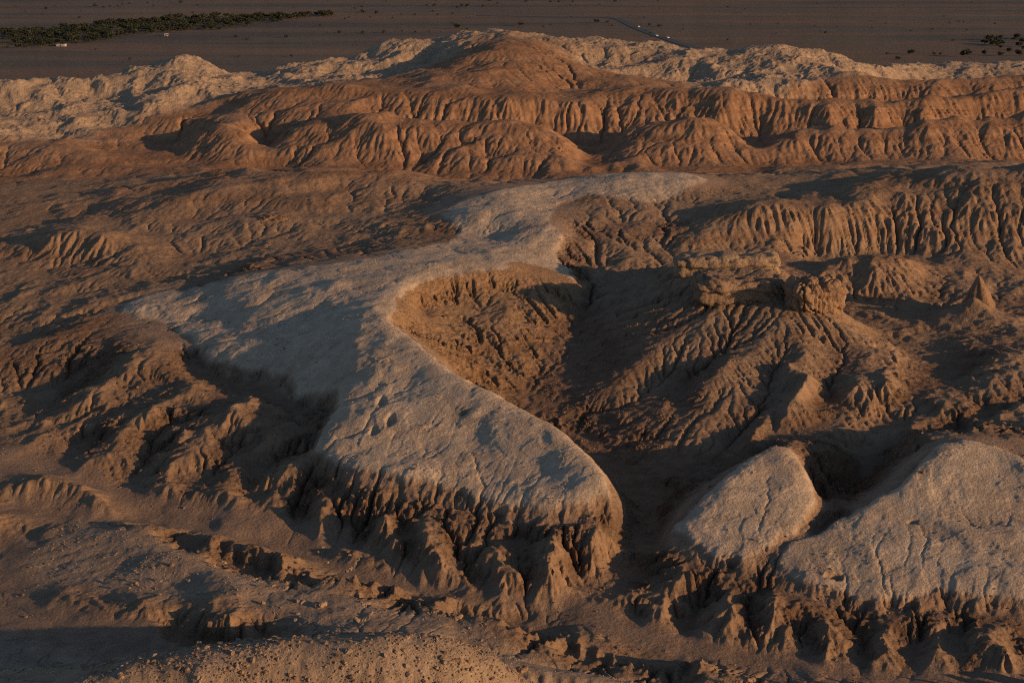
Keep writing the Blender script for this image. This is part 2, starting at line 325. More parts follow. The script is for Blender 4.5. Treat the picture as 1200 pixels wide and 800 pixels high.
def upsample(F):
    """bicubic-ish (Catmull-Rom) separable resampling of a coarse field to the full grid"""
    def ax(F, n):
        m = F.shape[0]
        t = np.linspace(0, m - 1, n); i = np.clip(np.floor(t).astype(int), 0, m - 2)
        f = (t - i).astype(np.float32).reshape((-1,) + (1,) * (F.ndim - 1))
        g = lambda k: F[np.clip(i + k, 0, m - 1)]
        a, b, c, d = g(-1), g(0), g(1), g(2)
        return b + 0.5 * f * (c - a + f * (2 * a - 5 * b + 4 * c - d + f * (3 * (b - c) + d - a)))
    F = ax(F, NV)
    return np.swapaxes(ax(np.swapaxes(F, 0, 1), NU), 0, 1)

Z = upsample(Zc).astype(np.float32)
W = np.clip(upsample(Wc), 0, 1).astype(np.float32)
R = np.exp(vv)[:, None].astype(np.float32) * np.ones((1, NU), np.float32)
XX = (R * np.sin(uu)[None]).astype(np.float32); YY = (R * np.cos(uu)[None]).astype(np.float32)
wc = {c: W[..., k] for k, c in enumerate(CL)}


# ------------------------------------------------------------------ areas of pale salt crust (outlines on the ground)
def inside(poly, U, V):
    pu_, pv_ = zip(*[(math.atan2(p[0], p[1]), math.log(math.hypot(p[0], p[1]))) for p in poly])
    r = np.zeros(U.shape, bool)
    u0, u1, v0, v1 = min(pu_), max(pu_), min(pv_), max(pv_)
    sub = (U > u0) & (U < u1) & (V > v0) & (V < v1)
    us, vs = U[sub], V[sub]; rs = np.zeros(us.shape, bool)
    for k in range(len(poly)):
        ua, va, ub, vb = pu_[k - 1], pv_[k - 1], pu_[k], pv_[k]
        if va == vb: continue
        c = ((va > vs) != (vb > vs)) & (us < (ub - ua) * (vs - va) / (vb - va) + ua)
        rs ^= c
    r[sub] = rs
    return r

def blur(F, n, times=2):
    """separable box blur of half width n cells"""
    for _ in range(times):
        for ax in (0, 1):
            m_ = n if ax else max(1, n // 2)
            G = np.concatenate([np.repeat(np.take(F, [0], ax), m_ + 1, ax), F, np.repeat(np.take(F, [-1], ax), m_, ax)], ax)
            c = np.cumsum(G, ax, dtype=np.float64)
            k = 2 * m_ + 1
            F = ((np.take(c, range(k, c.shape[ax]), ax) - np.take(c, range(0, c.shape[ax] - k), ax)) / k).astype(np.float32)
    return F

PLATEAU = [PD(600,311,322), PD(560,317,314), PD(520,321,308), PD(490,331,300), PD(466,350,288), PD(460,378,266), PD(485,398,256), PD(510,420,248), PD(535,438,242), PD(580,460,236), PD(615,478,231),
  PD(655,500,226), PD(690,530,219), PD(712,556,213), PD(718,580,207), PD(690,592,208.5), PD(640,598,209.7), PD(580,590,213), PD(530,572,217), PD(480,562,219), PD(430,550,222), PD(395,540,225.5), PD(368,524,231.5),
  PD(372,510,236), PD(392,478,243), PD(398,452,250), PL(372,462,252,1.4), PL(348,462,253), PL(335,440,263), PL(290,430,268), PL(245,420,273), PL(225,396,287), PL(195,378,300), PL(165,374,305), PL(140,366,312),
  PL(145,358,318), PL(170,345,325), PL(225,335,328,1.4), PD(270,325,332), PD(330,316,332), PD(400,308,332), PD(440,300,340), PD(500,285,365), PD(560,275,380)]
SPINE = [PD(600,308,330), PD(640,312,337), PD(676,330,334), PD(668,310,345), PD(650,296,356), PD(664,275,374), PD(640,258,388), PD(655,240,430), PD(690,232,440), PD(760,240,430), PD(800,225,445), PD(830,210,460), PD(800,200,468),
  PD(740,200,472), PD(690,203,474), PD(640,212,464), PD(580,222,442), PD(540,235,432), PD(515,250,420), PD(540,268,398), PD(520,285,365), PD(560,296,336)]
DOME1 = [PD(786,620,208), PD(830,575,212), PD(870,540,216), PD(905,520,219.5), PD(932,528,219), PD(948,548,215), PD(958,580,211), PD(950,610,207), PD(910,634,202), PD(870,654,198), PD(830,647,201)]
DOME2 = [PD(925,640,203), PD(1000,600,208), PD(1050,572,210), PD(1075,545,212), PD(1100,521,214.5), PD(1130,516,214.5), PD(1165,523,213.5), PD(1200,540,211), PD(1280,560,207), PD(1400,580,205), PD(1400,716,186), PD(1200,706,187.5),
  PD(1150,699,188.5), PD(1100,691,190), PD(1060,700,189), PD(1030,701,189), PD(980,692,191), PD(935,682,193.5), PD(913,657,198)]
UU, VV = np.meshgrid(uu.astype(np.float32), vv.astype(np.float32))
jx = (0.0052 * fbm(XX / 5.0, YY / 5.0, 4, 11, 0.6)).astype(np.float32); jy = (0.0075 * fbm(XX / 5.0, YY / 5.0, 4, 21, 0.6)).astype(np.float32)
crust = np.zeros(Z.shape, np.float32)
for poly in (PLATEAU, SPINE, DOME1, DOME2):
    crust[inside(poly, UU + jx, VV + jy)] = 1.0
crust_s = blur(crust, 2, 1); crust_a = blur(crust, 1, 1)
REG = {}
for nm, poly in (('plateau', PLATEAU), ('spine', SPINE), ('dome', DOME1), ('dome2', DOME2)):
    REG[nm] = inside(poly, UU + jx, VV + jy)

# ------------------------------------------------------------------ weathering: uneven ground, running water, rills
bad = np.clip(wc['red'] + wc['brown'] + wc['dark'], 0, 1)
fade = np.clip((VV - V0) / 0.12, 0, 1) * np.clip((V1 - VV) / 0.1, 0, 1)
Z = blur(Z, 2, 1)
MESA = [P(680,352,11), P(800,300,15), P(900,300,16), P(1000,345,14), P(1045,410,8), P(960,500,7), P(850,545,5), P(700,480,4), P(640,445,5)]
mesa = blur(inside(MESA, UU, VV).astype(np.float32), 10)
near_edge = np.clip(2.2 * blur(crust, 12, 2), 0, 1)
near = np.clip((430 - R) / 150, 0, 1)                     # 1 in the near badlands, 0 at the far ridge
wx = XX + 5 * fbm(XX / 16, YY / 16, 3, 41); wy = YY + 5 * fbm(XX / 16, YY / 16, 3, 43)
n1 = fbm(wx / 26, wy / 26, 4, 3, 0.55); n2 = fbm(wx / 11, wy / 11, 4, 5, 0.55); n3 = fbm(wx / 5.5, wy / 5.5, 3, 8, 0.5)
n0 = fbm(wx / 55, wy / 40, 3, 2, 0.5, True)
tq = fbm(wx / 17, wy / 17, 4, 15, 0.55) * 5; tf = tq - np.floor(tq); terr = 0.20 * (np.floor(tq) + np.clip(tf / 0.12, 0, 1)) * 0.8
slope0 = np.hypot(np.gradient(Z, axis=0) / (R * (vv[1] - vv[0])), np.gradient(Z, axis=1) / (R * (uu[1] - uu[0])))
slope0 = blur(slope0.astype(np.float32), 6, 1)
rough = np.clip(slope0 * 2.2, 0.45, 1)
Z = Z + fade * ((1 - crust_s) * bad * (1 - 0.6 * mesa) * (rough * (n1 * (3.4 - 1.9 * near) + n2 * (1.7 + 0.2 * near)) + (0.35 + 0.65 * rough) * n3 * (0.3 + 0.2 * near))
    + wc['brown'] * near * (1 - crust_s) * (1 - 0.7 * mesa) * 1.2 * n2 + wc['red'] * (1 - near) * 3.0 * fbm(wx / 48, wy / 30, 2, 6) + wc['salt'] * ((n0 - 0.5) * 4.5 + n1 * 2.6 + 1.8 * n2 + 0.9 * n3) + wc['gravel'] * (0.5 * n1 + 0.45 * n2 + 0.3 * n3) + wc['wash'] * (0.8 * n1 + 0.3 * n2)
    + crust_s * (1.0 * n1 + 0.5 * n2 + 0.14 * n3 + terr))
# the two near domes are tilted slabs of crust
for nm in ('dome', 'dome2'):
    m_ = REG[nm]; A_ = np.stack([XX[m_], YY[m_], XX[m_] ** 2 * 0.01, np.ones(m_.sum())], 1); q_, *_r = np.linalg.lstsq(A_, Z[m_], rcond=None)
    Z[m_] = 0.84 * Z[m_] + 0.16 * (A_ @ q_).astype(np.float32) + 0.15
# the hard crust stands proud of the soft mud where a scarp has been cut under it
cb = blur(crust, 10, 2); gvb = np.gradient(cb, axis=0) / (vv[1] - vv[0]); gub = np.gradient(cb, axis=1) / (uu[1] - uu[0]); gnb = np.hypot(gvb, gub) + 1e-4
front = np.clip(0.15 + 1.0 * np.maximum(np.maximum(gvb, 0.9 * gub), -0.45 * gub) / gnb, 0.05, 1)
edge_k = np.clip((345 - R) / 40, 0, 1) * np.clip(wc['dark'] * 1.6 + 0.25, 0, 1) * front
Z = Z - fade * 2.3 * (1 - crust_a) * near_edge ** 0.7 * edge_k * (0.75 + 0.9 * n3)
K = fade * ((0.55 - 0.2 * (R < 480)) * wc['red'] + (0.75 + 0.35 * near) * wc['brown'] + (0.9 - 0.1 * near) * wc['dark'] + 0.25 * wc['salt'] + 0.08 * wc['wash'] + 0.25 * wc['gravel'] + 0.3 * wc['pale']) * (1 - 0.75 * crust_a)
K = K.astype(np.float32)

def flow_erode(Z, K, R, du, dv, iters, k0, kd, seed, acap=2500.0, want_flow=False):
    nv, nu = Z.shape
    rng = np.random.default_rng(seed)
    N = nv * nu
    base = np.arange(N, dtype=np.int64).reshape(nv, nu)
    offs = [(a, b) for a in (-1, 0, 1) for b in (-1, 0, 1) if (a, b) != (0, 0)]
    area = (R * R * du * dv).ravel()
    dist = {o: (R * math.hypot(o[0] * dv, o[1] * du)).astype(np.float32) for o in offs}
    for it in range(iters):
        best = np.zeros((nv, nu), np.float32); rec = base.copy(); sl = np.zeros((nv, nu), np.float32)
        Zp = np.pad(Z, 1, mode='edge')
        jit = rng.random((nv + 16, nu + 16), dtype=np.float32)
        for k, (a, b) in enumerate(offs):
            s_ = (Z - Zp[1 + a:nv + 1 + a, 1 + b:nu + 1 + b]) / dist[(a, b)]
            sj = s_ * (0.55 + 0.45 * jit[k:k + nv, 2 * k:2 * k + nu])
            mk = sj > best
            best = np.where(mk, sj, best); sl = np.where(mk, s_, sl); rec = np.where(mk, base + a * nu + b, rec)
        rec = np.clip(rec, 0, N - 1)
        ptr = rec.ravel().copy(); ptr[ptr == np.arange(N)] = N; ptr = np.append(ptr, N)
        A = np.append(area.astype(np.float64), 0.0)
        for _ in range(9):
            A = A + np.bincount(ptr, weights=A, minlength=N + 1); A[N] = 0.0
            ptr = ptr[ptr]
        A = A[:N]
        A = np.minimum(A, acap).reshape(nv, nu).astype(np.float32)
        E = k0 * K * np.sqrt(A) * sl
        drop = Z - Z.ravel()[rec]
        Z = Z - np.minimum(E, 0.5 * drop)
        Zp = np.pad(Z, 1, mode='edge')
        lap = 0.25 * (Zp[1:-1, :-2] + Zp[1:-1, 2:] + Zp[:-2, 1:-1] + Zp[2:, 1:-1]) - Z
        pit = (best <= 0)
        Z = Z + kd * lap + np.where(pit, 0.6 * lap, 0)
    if want_flow: return Z.astype(np.float32), A
    return Z.astype(np.float32)


import time
t_=time.time()
h = 2
Zh = Z[::h, ::h].copy(); Z0h = Zh.copy()
Zh = flow_erode(Zh, K[::h, ::h], R[::h, ::h], (uu[1] - uu[0]) * h, (vv[1] - vv[0]) * h, 30, 0.012, 0.04, 1)
def up2(F):
    def ax(F, n):
        m_ = F.shape[0]; t = np.clip(np.arange(n) / h, 0, m_ - 1); i = np.clip(np.floor(t).astype(int), 0, m_ - 2); f = (t - i).astype(np.float32)[:, None]
        return F[i] * (1 - f) + F[i + 1] * f
    return ax(ax(F, NV).T.copy(), NU).T
Z = Z + up2(Zh - Z0h)

Z = Z + fade * bad * 0.16 * fbm(XX / 1.7, YY / 1.7, 2, 33)
Z = flow_erode(Z, K, R, uu[1] - uu[0], vv[1] - vv[0], 26, 0.014, 0.010, 2)




def rills(Zb, lam, seed):
    """grooves that run straight down the fall line of Zb, about lam metres apart; -1..1"""
    gv = np.gradient(Zb, axis=0) / (R * (vv[1] - vv[0])); gu = np.gradient(Zb, axis=1) / (R * (uu[1] - uu[0]))
    su, cu_ = np.sin(UU), np.cos(UU)
    gx = gv * su + gu * cu_; gy = gv * cu_ - gu * su
    g = np.hypot(gx, gy) + 1e-6
    dx, dy = -gy / g, gx / g
    x, y = XX / lam * 0.5, YY / lam * 0.5
    ix, iy = np.floor(x), np.floor(y); fx, fy = x - ix, y - iy
    acc = np.zeros_like(Zb); ws = np.zeros_like(Zb)
    for a in (-1, 0, 1, ):
        for b_ in (-1, 0, 1):
            h = _hash(ix.astype(np.int32) + a, iy.astype(np.int32) + b_, seed)
            px, py = fx - a - (h & 255) / 256.0, fy - b_ - (h >> 8) / 256.0
            w = np.exp(-(px * px + py * py) * 3.5)
            acc += w * np.cos((px * dx + py * dy) * (2 * math.pi * 2)); ws += w
    return (acc / (ws + 1e-4)).astype(np.float32), g.astype(np.float32)
soft = np.clip(bad + 0.3 * wc['pale'], 0, 1) * (1 - crust_s)
Zb = blur(Z, 3, 1)
r1, g1 = rills(Zb, 2.9, 5)
Z = Z + fade * soft * np.clip((g1 - 0.18) * 2.0, 0, 1) * np.clip(1.7 - g1, 0.25, 1) * (0.30 + 0.22 * wc['red']) * r1 * np.clip(0.6 + n2 * 1.3, 0, 1)
Zb = blur(Z, 2, 1)
r2, g2 = rills(Zb, 1.5, 9)
Z = Z + fade * soft * np.clip((g2 - 0.2) * 2.0, 0, 1) * np.clip(1.7 - g2, 0.25, 1) * (0.21 + 0.14 * wc['red']) * r2 * np.clip(0.6 + n3 * 1.3, 0, 1) * np.clip((520 - R) / 150, 0, 1)

sharp = fade * soft * np.clip((560 - R) / 200, 0.25, 1)
Z = Z + 0.55 * sharp * np.clip(Z - blur(Z, 4, 1), -0.8, 0.8)
_zf, FLOW = flow_erode(blur(Z, 2, 1) + 0.10 * fbm(XX / 3, YY / 3, 3, 29), K, R, uu[1] - uu[0], vv[1] - vv[0], 1, 0.0, 0.0, 7, 1e6, True)
chan = np.clip(np.log(np.maximum(FLOW, 1.0) / 9.0) / 3.5, 0, 1)
chan = np.maximum(chan, 0.55 * blur(chan, 1, 1))
Z = Z - fade * crust * 0.30 * chan * np.clip(0.35 + 1.6 * fbm(XX / 18, YY / 18, 2, 19) + 0.4, 0.15, 1)
def uv_of(p): return math.atan2(p[0], p[1]), math.log(math.hypot(p[0], p[1]))
def cell(x, y):
    u, v = math.atan2(x, y), math.log(math.hypot(x, y))
    return (v - V0) / (V1 - V0) * (NV - 1), (u - U0) / (U1 - U0) * (NU - 1)
def height(x, y):
    i, j = cell(x, y)
    i = min(max(i, 0), NV - 1.001); j = min(max(j, 0), NU - 1.001)
    a, b_ = int(i), int(j); f, g = i - a, j - b_
    return float((Z[a, b_] * (1 - g) + Z[a, b_ + 1] * g) * (1 - f) + (Z[a + 1, b_] * (1 - g) + Z[a + 1, b_ + 1] * g) * f)
def ground_at(px, py, dmin=80.0, dmax=990.0):
    """where the line of sight through (px, py) first meets the ground"""
    xr, yr = (px - 600.0) / FPX, (400.0 - py) / FPX
    dy, dz = CP + SP * yr, -SP + CP * yr
    t = dmin
    while t < dmax * 1.1:
        x, y, z = xr * t, dy * t, CAM_H + dz * t
        if z <= height(x, y): return (x, y, height(x, y))
        t += 0.35
    return (xr * t, dy * t, 0.0)
def add_bump(px, py, rad, hgt, power=1.0, ell=1.0, wob=0.5):
    p = ground_at(px, py)
    global Z
    ia, ja = cell(p[0], p[1]); ia, ja = int(ia), int(ja); wi = int(rad * 3 / (p[1] * (vv[1] - vv[0]))) + 3; wj = int(rad * 3 / (p[1] * (uu[1] - uu[0]))) + 3
    sl_ = (slice(max(0, ia - wi), ia + wi), slice(max(0, ja - wj), ja + wj))
    X_, Y_ = XX[sl_], YY[sl_]
    d = np.hypot((X_ - p[0]) / rad, (Y_ - p[1]) / (rad * ell)) * (1 + wob * fbm(X_ / 1.6 + px, Y_ / 1.6, 2, 77))
    Z[sl_] = Z[sl_] + hgt * np.clip(1 - d, 0, 1) ** power
    return p
for (px, py, rad, dep, ell) in ((545, 484, 0.8, 2.6, 0.7), (236, 351, 1.6, 1.4, .5), (205, 385, 1.7, 1.6, .6), (244, 376, 2.2, 1.6, .5), (265, 378, 1.3, 1.4, .5), (463, 378, 1.6, 3.0, 1), (447, 470, 1.0, 1.0, 2.4), (457, 492, 1.0, 1.0, 2.6), (438, 505, .9, 0.8, 2.0),
                           (1070, 612, .7, 1.2, .6), (978, 675, 1.5, 2.4, .6), (1066, 711, 1.2, 2.4, .8), (858, 660, 1.2, 2.0, .7), (540, 578, 1.0, 2.0, .7), (585, 603, 1.2, 2.2, .7)):
    add_bump(px, py, rad, -dep, 0.8, ell)
SPIRE = add_bump(1138, 374, 14.0, 5.5, 1.7, 1.0, 0.0)
MESA1 = ground_at(868, 352); MESA2 = ground_at(955, 362); MESA3 = ground_at(855, 322)
# small relief: crumbly scarps, lumpy salt rock, pitted crust
n4 = fbm(XX / 2.6, YY / 2.6, 3, 61, 0.6, True); n5 = fbm(XX / 1.3, YY / 1.3, 2, 71, 0.6)
slope = np.hypot(np.gradient(Z, axis=0) / (R * (vv[1] - vv[0])), np.gradient(Z, axis=1) / (R * (uu[1] - uu[0]))).astype(np.float32)
steep = np.clip((blur(slope, 2, 1) - 0.22) / 0.45, 0, 1)
scarp = np.clip(wc['dark'] * 1.3 * steep * (1 - 0.85 * mesa) + 0.9 * near_edge * (1 - crust_a) * steep, 0, 1)
Z = Z + fade * (scarp * (0.48 * n4 + 0.26 * n5) + wc['salt'] * (0.85 * n4 * np.clip(0.5 + 1.6 * n2, 0, 1.3) + 0.12 * n5) + wc['gravel'] * 0.10 * n5 + 0.06 * n5 * bad + crust * (0.10 * n4 + 0.05 * n5) * np.clip(0.4 + 2.0 * n3, 0, 1.5))
Z = Z.astype(np.float32)

# ------------------------------------------------------------------ ground colours (earth tints, with sunlight painted into the alcove)
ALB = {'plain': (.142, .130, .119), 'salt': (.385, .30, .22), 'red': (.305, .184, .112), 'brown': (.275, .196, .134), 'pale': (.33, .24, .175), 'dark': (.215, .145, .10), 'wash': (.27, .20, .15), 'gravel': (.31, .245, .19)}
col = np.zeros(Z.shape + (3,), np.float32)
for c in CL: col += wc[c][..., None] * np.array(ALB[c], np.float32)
mid_red = (wc['red'] * np.clip((500 - R) / 40, 0, 1))[..., None]
col = col * (1 - mid_red) + np.array((.265, .182, .122), np.float32) * mid_red
cr = blur(crust, 1, 1) * np.clip(1.1 - 0.9 * np.clip((slope - 0.75) / 0.4, 0, 1), 0, 1)
cr = np.clip(cr * (1.05 + 0.25 * n2), 0, 1)[..., None]
col = col * (1 - cr) + np.array((.50, .42, .33), np.float32) * cr
dust = (crust * np.clip(0.35 + 1.5 * fbm(wx / 13, wy / 13, 4, 55, 0.6), 0, 1))[..., None]
col = col * (1 - 0.34 * dust) + np.array((.325, .23, .155), np.float32) * 0.34 * dust
ALC = [P(455,372,14), P(475,335,14), P(520,318,14), P(590,312,14), P(640,300,13), P(690,330,10), P(640,400,6), P(625,470,3), P(560,470,6), P(500,420,9)]
al = blur(inside(ALC, UU + jx, VV + jy).astype(np.float32), 4)[..., None] * (1 - crust)[..., None]
col = col * (1 - 0.8 * al) + np.array((.33, .215, .125), np.float32) * 0.8 * al  # orange mud of the alcove, brightened in colour to look more strongly sunlit
sz = Z * 0.55 + 0.5 * n1
strat = 0.6 * perlin(sz, sz * 0 + 3.3, 88) + 0.4 * perlin(sz * 2.7, sz * 0 + 9.1, 89)
sk = (np.clip(wc['red'] + wc['dark'] + 0.6 * wc['brown'], 0, 1) * (1 - crust))[..., None]
col = col * (1 + sk * strat[..., None] * np.array((.26, .34, .42), np.float32))
band = 1 + 0.10 * n2 + 0.08 * n1
col *= band[..., None]

# ------------------------------------------------------------------ the sheet goes on beyond the surveyed sector, to the horizon
def widen():
    global Z, col, scarp, XX, YY
    ul = U0 - np.cumsum(np.geomspace(0.002, 0.12, 26))[::-1]; ur = U1 + np.cumsum(np.geomspace(0.002, 0.12, 26))
    ua = np.concatenate([ul, uu, ur])
    vo = np.log(np.concatenate([np.linspace(1012, 2600, 60), np.geomspace(2700, 20000, 26)]))
    vi = np.log(np.linspace(6, 61, 16))
    va = np.concatenate([vi, vv, vo])
    Ra = np.exp(va)[:, None] * np.ones((1, len(ua)))
    Xa, Ya = Ra * np.sin(ua)[None], Ra * np.cos(ua)[None]
    def ext(F):
        pad = ((len(vi), len(vo)), (len(ul), len(ur))) + ((0, 0),) * (F.ndim - 2)
        return np.pad(F, pad, mode='edge')
    Za = ext(Z); ca = ext(col); sa = ext(np.clip(scarp + 0.35 * wc['salt'], 0, 1))
    out = np.zeros_like(Za)
    out[:, :len(ul)] = np.clip((U0 - ul) / 0.10, 0, 1)[None]; out[:, -len(ur):] = np.clip((ur - U1) / 0.10, 0, 1)[None]
    hills = np.clip((Ra - 150) / 250, 0, 1) * (8 + 12 * fbm(Xa / 60, Ya / 60, 4, 91)) + 2
    far_ = np.clip((Ra - 800) / 150, 0, 1)
    hills = hills * (1 - far_)
    Za = Za * (1 - out) + hills * out + np.clip(out * 6, 0, 1) * (1 - far_) * (2.2 * fbm(Xa / 14, Ya / 14, 4, 95) + 0.5 * fbm(Xa / 4, Ya / 4, 2, 96))
    Za[:len(vi)] = Za[len(vi)][None] + (52 - Za[len(vi)][None]) * np.clip(1 - (Ra[:len(vi)] - 6) / 55, 0, 1)
    Za[-len(vo):] = Za[-len(vo):] * np.clip(1 - (Ra[-len(vo):] - 1000) / 80, 0, 1)
    Z, col, scarp, XX, YY = Za.astype(np.float32), ca.astype(np.float32), np.clip(sa, 0, 1).astype(np.float32), Xa.astype(np.float32), Ya.astype(np.float32)
    return len(vi), len(ul), len(vo), len(ur)
PADS = widen()

# one number per cell: which landform it belongs to
FORMS = ['badlands', 'plain', 'salt_ridge', 'red_ridge', 'plateau', 'crust_ridge', 'dome_hill', 'dome_hill', 'rilled_ridge', 'gravel_mound', 'dry_wash']
FORM_LABEL = ['brown gullied badlands ground between the ridges', 'flat dark desert plain behind the ridges', 'pale salt rock ridge at the back of the badlands', 'long red gullied ridge in the distance', 'large pale crusted plateau in the centre', 'pale crusted ridge running back from the plateau',
  'smaller pale tilted slab hill right of the nose of the plateau', 'larger pale tilted slab hill at the right edge', 'brown rilled ridge at right middle distance', 'gravel mound at the bottom edge', 'smooth sandy dry wash in the left foreground']
form = np.zeros((NV, NU), np.int32)
am = W.argmax(-1)
form[(am == CL.index('plain'))] = 1
form[(am == CL.index('salt')) & (R > 560)] = 2
form[((am == CL.index('red')) | (am == CL.index('brown'))) & (R > 553)] = 3
form[(am == CL.index('wash'))] = 10
form[(am == CL.index('red')) & (R > 360) & (R < 460) & (UU > 0.10)] = 8
form[(am == CL.index('gravel')) & (R < 146)] = 9
for k, nm in ((4, 'plateau'), (5, 'spine'), (6, 'dome'), (7, 'dome2')): form[REG[nm]] = k
form = np.pad(form, ((PADS[0], PADS[2]), (PADS[1], PADS[3])), mode='edge'); form[-PADS[2] - 6:] = 1; form[:PADS[0], :] = 9

# ------------------------------------------------------------------ materials
def nd(nt, t, **kw):
    n = nt.nodes.new(t)
    for k, v in kw.items():
        if k.startswith('i_'): n.inputs[k[2:].replace('_', ' ')].default_value = v
        else: setattr(n, k, v)
    return n

def earth_material(plain=False):
    m = bpy.data.materials.new('plain_earth' if plain else 'earth'); m.use_nodes = True
    nt = m.node_tree; lk = nt.links.new
    b = nt.nodes['Principled BSDF']; b.inputs['Roughness'].default_value = 0.95; b.inputs['Specular IOR Level'].default_value = 0.15
    geo = nd(nt, 'ShaderNodeNewGeometry')
    at = nd(nt, 'ShaderNodeAttribute', attribute_name='tint'); rg = nd(nt, 'ShaderNodeAttribute', attribute_name='rough')
    # colour: mottling at two sizes
    na = nd(nt, 'ShaderNodeTexNoise', i_Scale=0.35, i_Detail=9.0, i_Roughness=0.68); lk(geo.outputs['Position'], na.inputs['Vector'])
    ra = nd(nt, 'ShaderNodeMapRange'); ra.inputs[1].default_value = 0.28; ra.inputs[2].default_value = 0.72; ra.inputs[3].default_value = 0.72; ra.inputs[4].default_value = 1.26
    lk(na.outputs['Fac'], ra.inputs[0])
    nb = nd(nt, 'ShaderNodeTexNoise', i_Scale=2.6, i_Detail=6.0, i_Roughness=0.75); lk(geo.outputs['Position'], nb.inputs['Vector'])
    rb = nd(nt, 'ShaderNodeMapRange'); rb.inputs[1].default_value = 0.3; rb.inputs[2].default_value = 0.7; rb.inputs[3].default_value = 0.82; rb.inputs[4].default_value = 1.15
    lk(nb.outputs['Fac'], rb.inputs[0])
    mu = nd(nt, 'ShaderNodeMath', operation='MULTIPLY'); lk(ra.outputs[0], mu.inputs[0]); lk(rb.outputs[0], mu.inputs[1])
    sc = nd(nt, 'ShaderNodeVectorMath', operation='SCALE'); lk(at.outputs['Color'], sc.inputs[0]); lk(mu.outputs[0], sc.inputs['Scale'])
    if plain:
        mp = nd(nt, 'ShaderNodeMapping'); mp.inputs['Scale'].default_value = (0.0022, 0.014, 1); lk(geo.outputs['Position'], mp.inputs[0])
        ns = nd(nt, 'ShaderNodeTexNoise', i_Scale=1.0, i_Detail=6.0, i_Roughness=0.6); lk(mp.outputs[0], ns.inputs['Vector'])
        cr_ = nd(nt, 'ShaderNodeValToRGB'); e = cr_.color_ramp.elements
        e[0].position = 0.36; e[0].color = (.66, .70, .74, 1); e[1].position = 0.64; e[1].color = (1.25, 1.08, .95, 1)
        x_ = e.new(0.5); x_.color = (.98, .95, .93, 1); x_ = e.new(0.56); x_.color = (1.15, .93, .78, 1)
        lk(ns.outputs['Fac'], cr_.inputs[0])
        mm = nd(nt, 'ShaderNodeVectorMath', operation='MULTIPLY'); lk(sc.outputs[0], mm.inputs[0]); lk(cr_.outputs['Color'], mm.inputs[1])
        ng = nd(nt, 'ShaderNodeTexNoise', i_Scale=0.09, i_Detail=5.0, i_Roughness=0.7); lk(geo.outputs['Position'], ng.inputs['Vector'])
        rg_ = nd(nt, 'ShaderNodeMapRange'); rg_.inputs[1].default_value = 0.58; rg_.inputs[2].default_value = 0.70; rg_.inputs[3].default_value = 1.0; rg_.inputs[4].default_value = 0.62; lk(ng.outputs['Fac'], rg_.inputs[0])
        sc2 = nd(nt, 'ShaderNodeVectorMath', operation='SCALE'); lk(mm.outputs[0], sc2.inputs[0]); lk(rg_.outputs[0], sc2.inputs['Scale'])
        sc = sc2
    lk(sc.outputs[0], b.inputs['Base Color'])
    # relief
    nc = nd(nt, 'ShaderNodeTexNoise', i_Scale=1.5, i_Detail=7.0, i_Roughness=0.66); lk(geo.outputs['Position'], nc.inputs['Vector'])
    st = nd(nt, 'ShaderNodeMath', operation='MULTIPLY_ADD'); st.inputs[1].default_value = 0.5; st.inputs[2].default_value = 0.8; lk(rg.outputs['Fac'], st.inputs[0])
    bp = nd(nt, 'ShaderNodeBump', i_Distance=0.4); lk(nc.outputs['Fac'], bp.inputs['Height']); lk(st.outputs[0], bp.inputs['Strength'])
    vo = nd(nt, 'ShaderNodeTexVoronoi', i_Scale=1.1); vo.feature = 'F1'; 
    vm = nd(nt, 'ShaderNodeVectorMath', operation='MULTIPLY_ADD'); lk(nb.outputs['Color'], vm.inputs[0]); vm.inputs[1].default_value = (0.8, 0.8, 0.8); lk(geo.outputs['Position'], vm.inputs[2]); lk(vm.outputs[0], vo.inputs['Vector'])
    b2 = nd(nt, 'ShaderNodeBump', i_Distance=0.5); lk(vo.outputs['Distance'], b2.inputs['Height']); lk(rg.outputs['Fac'], b2.inputs['Strength']); lk(bp.outputs['Normal'], b2.inputs['Normal'])
    lk(b2.outputs['Normal'], b.inputs['Normal'])
    return m
EARTH = earth_material()
PLAIN = earth_material(True)

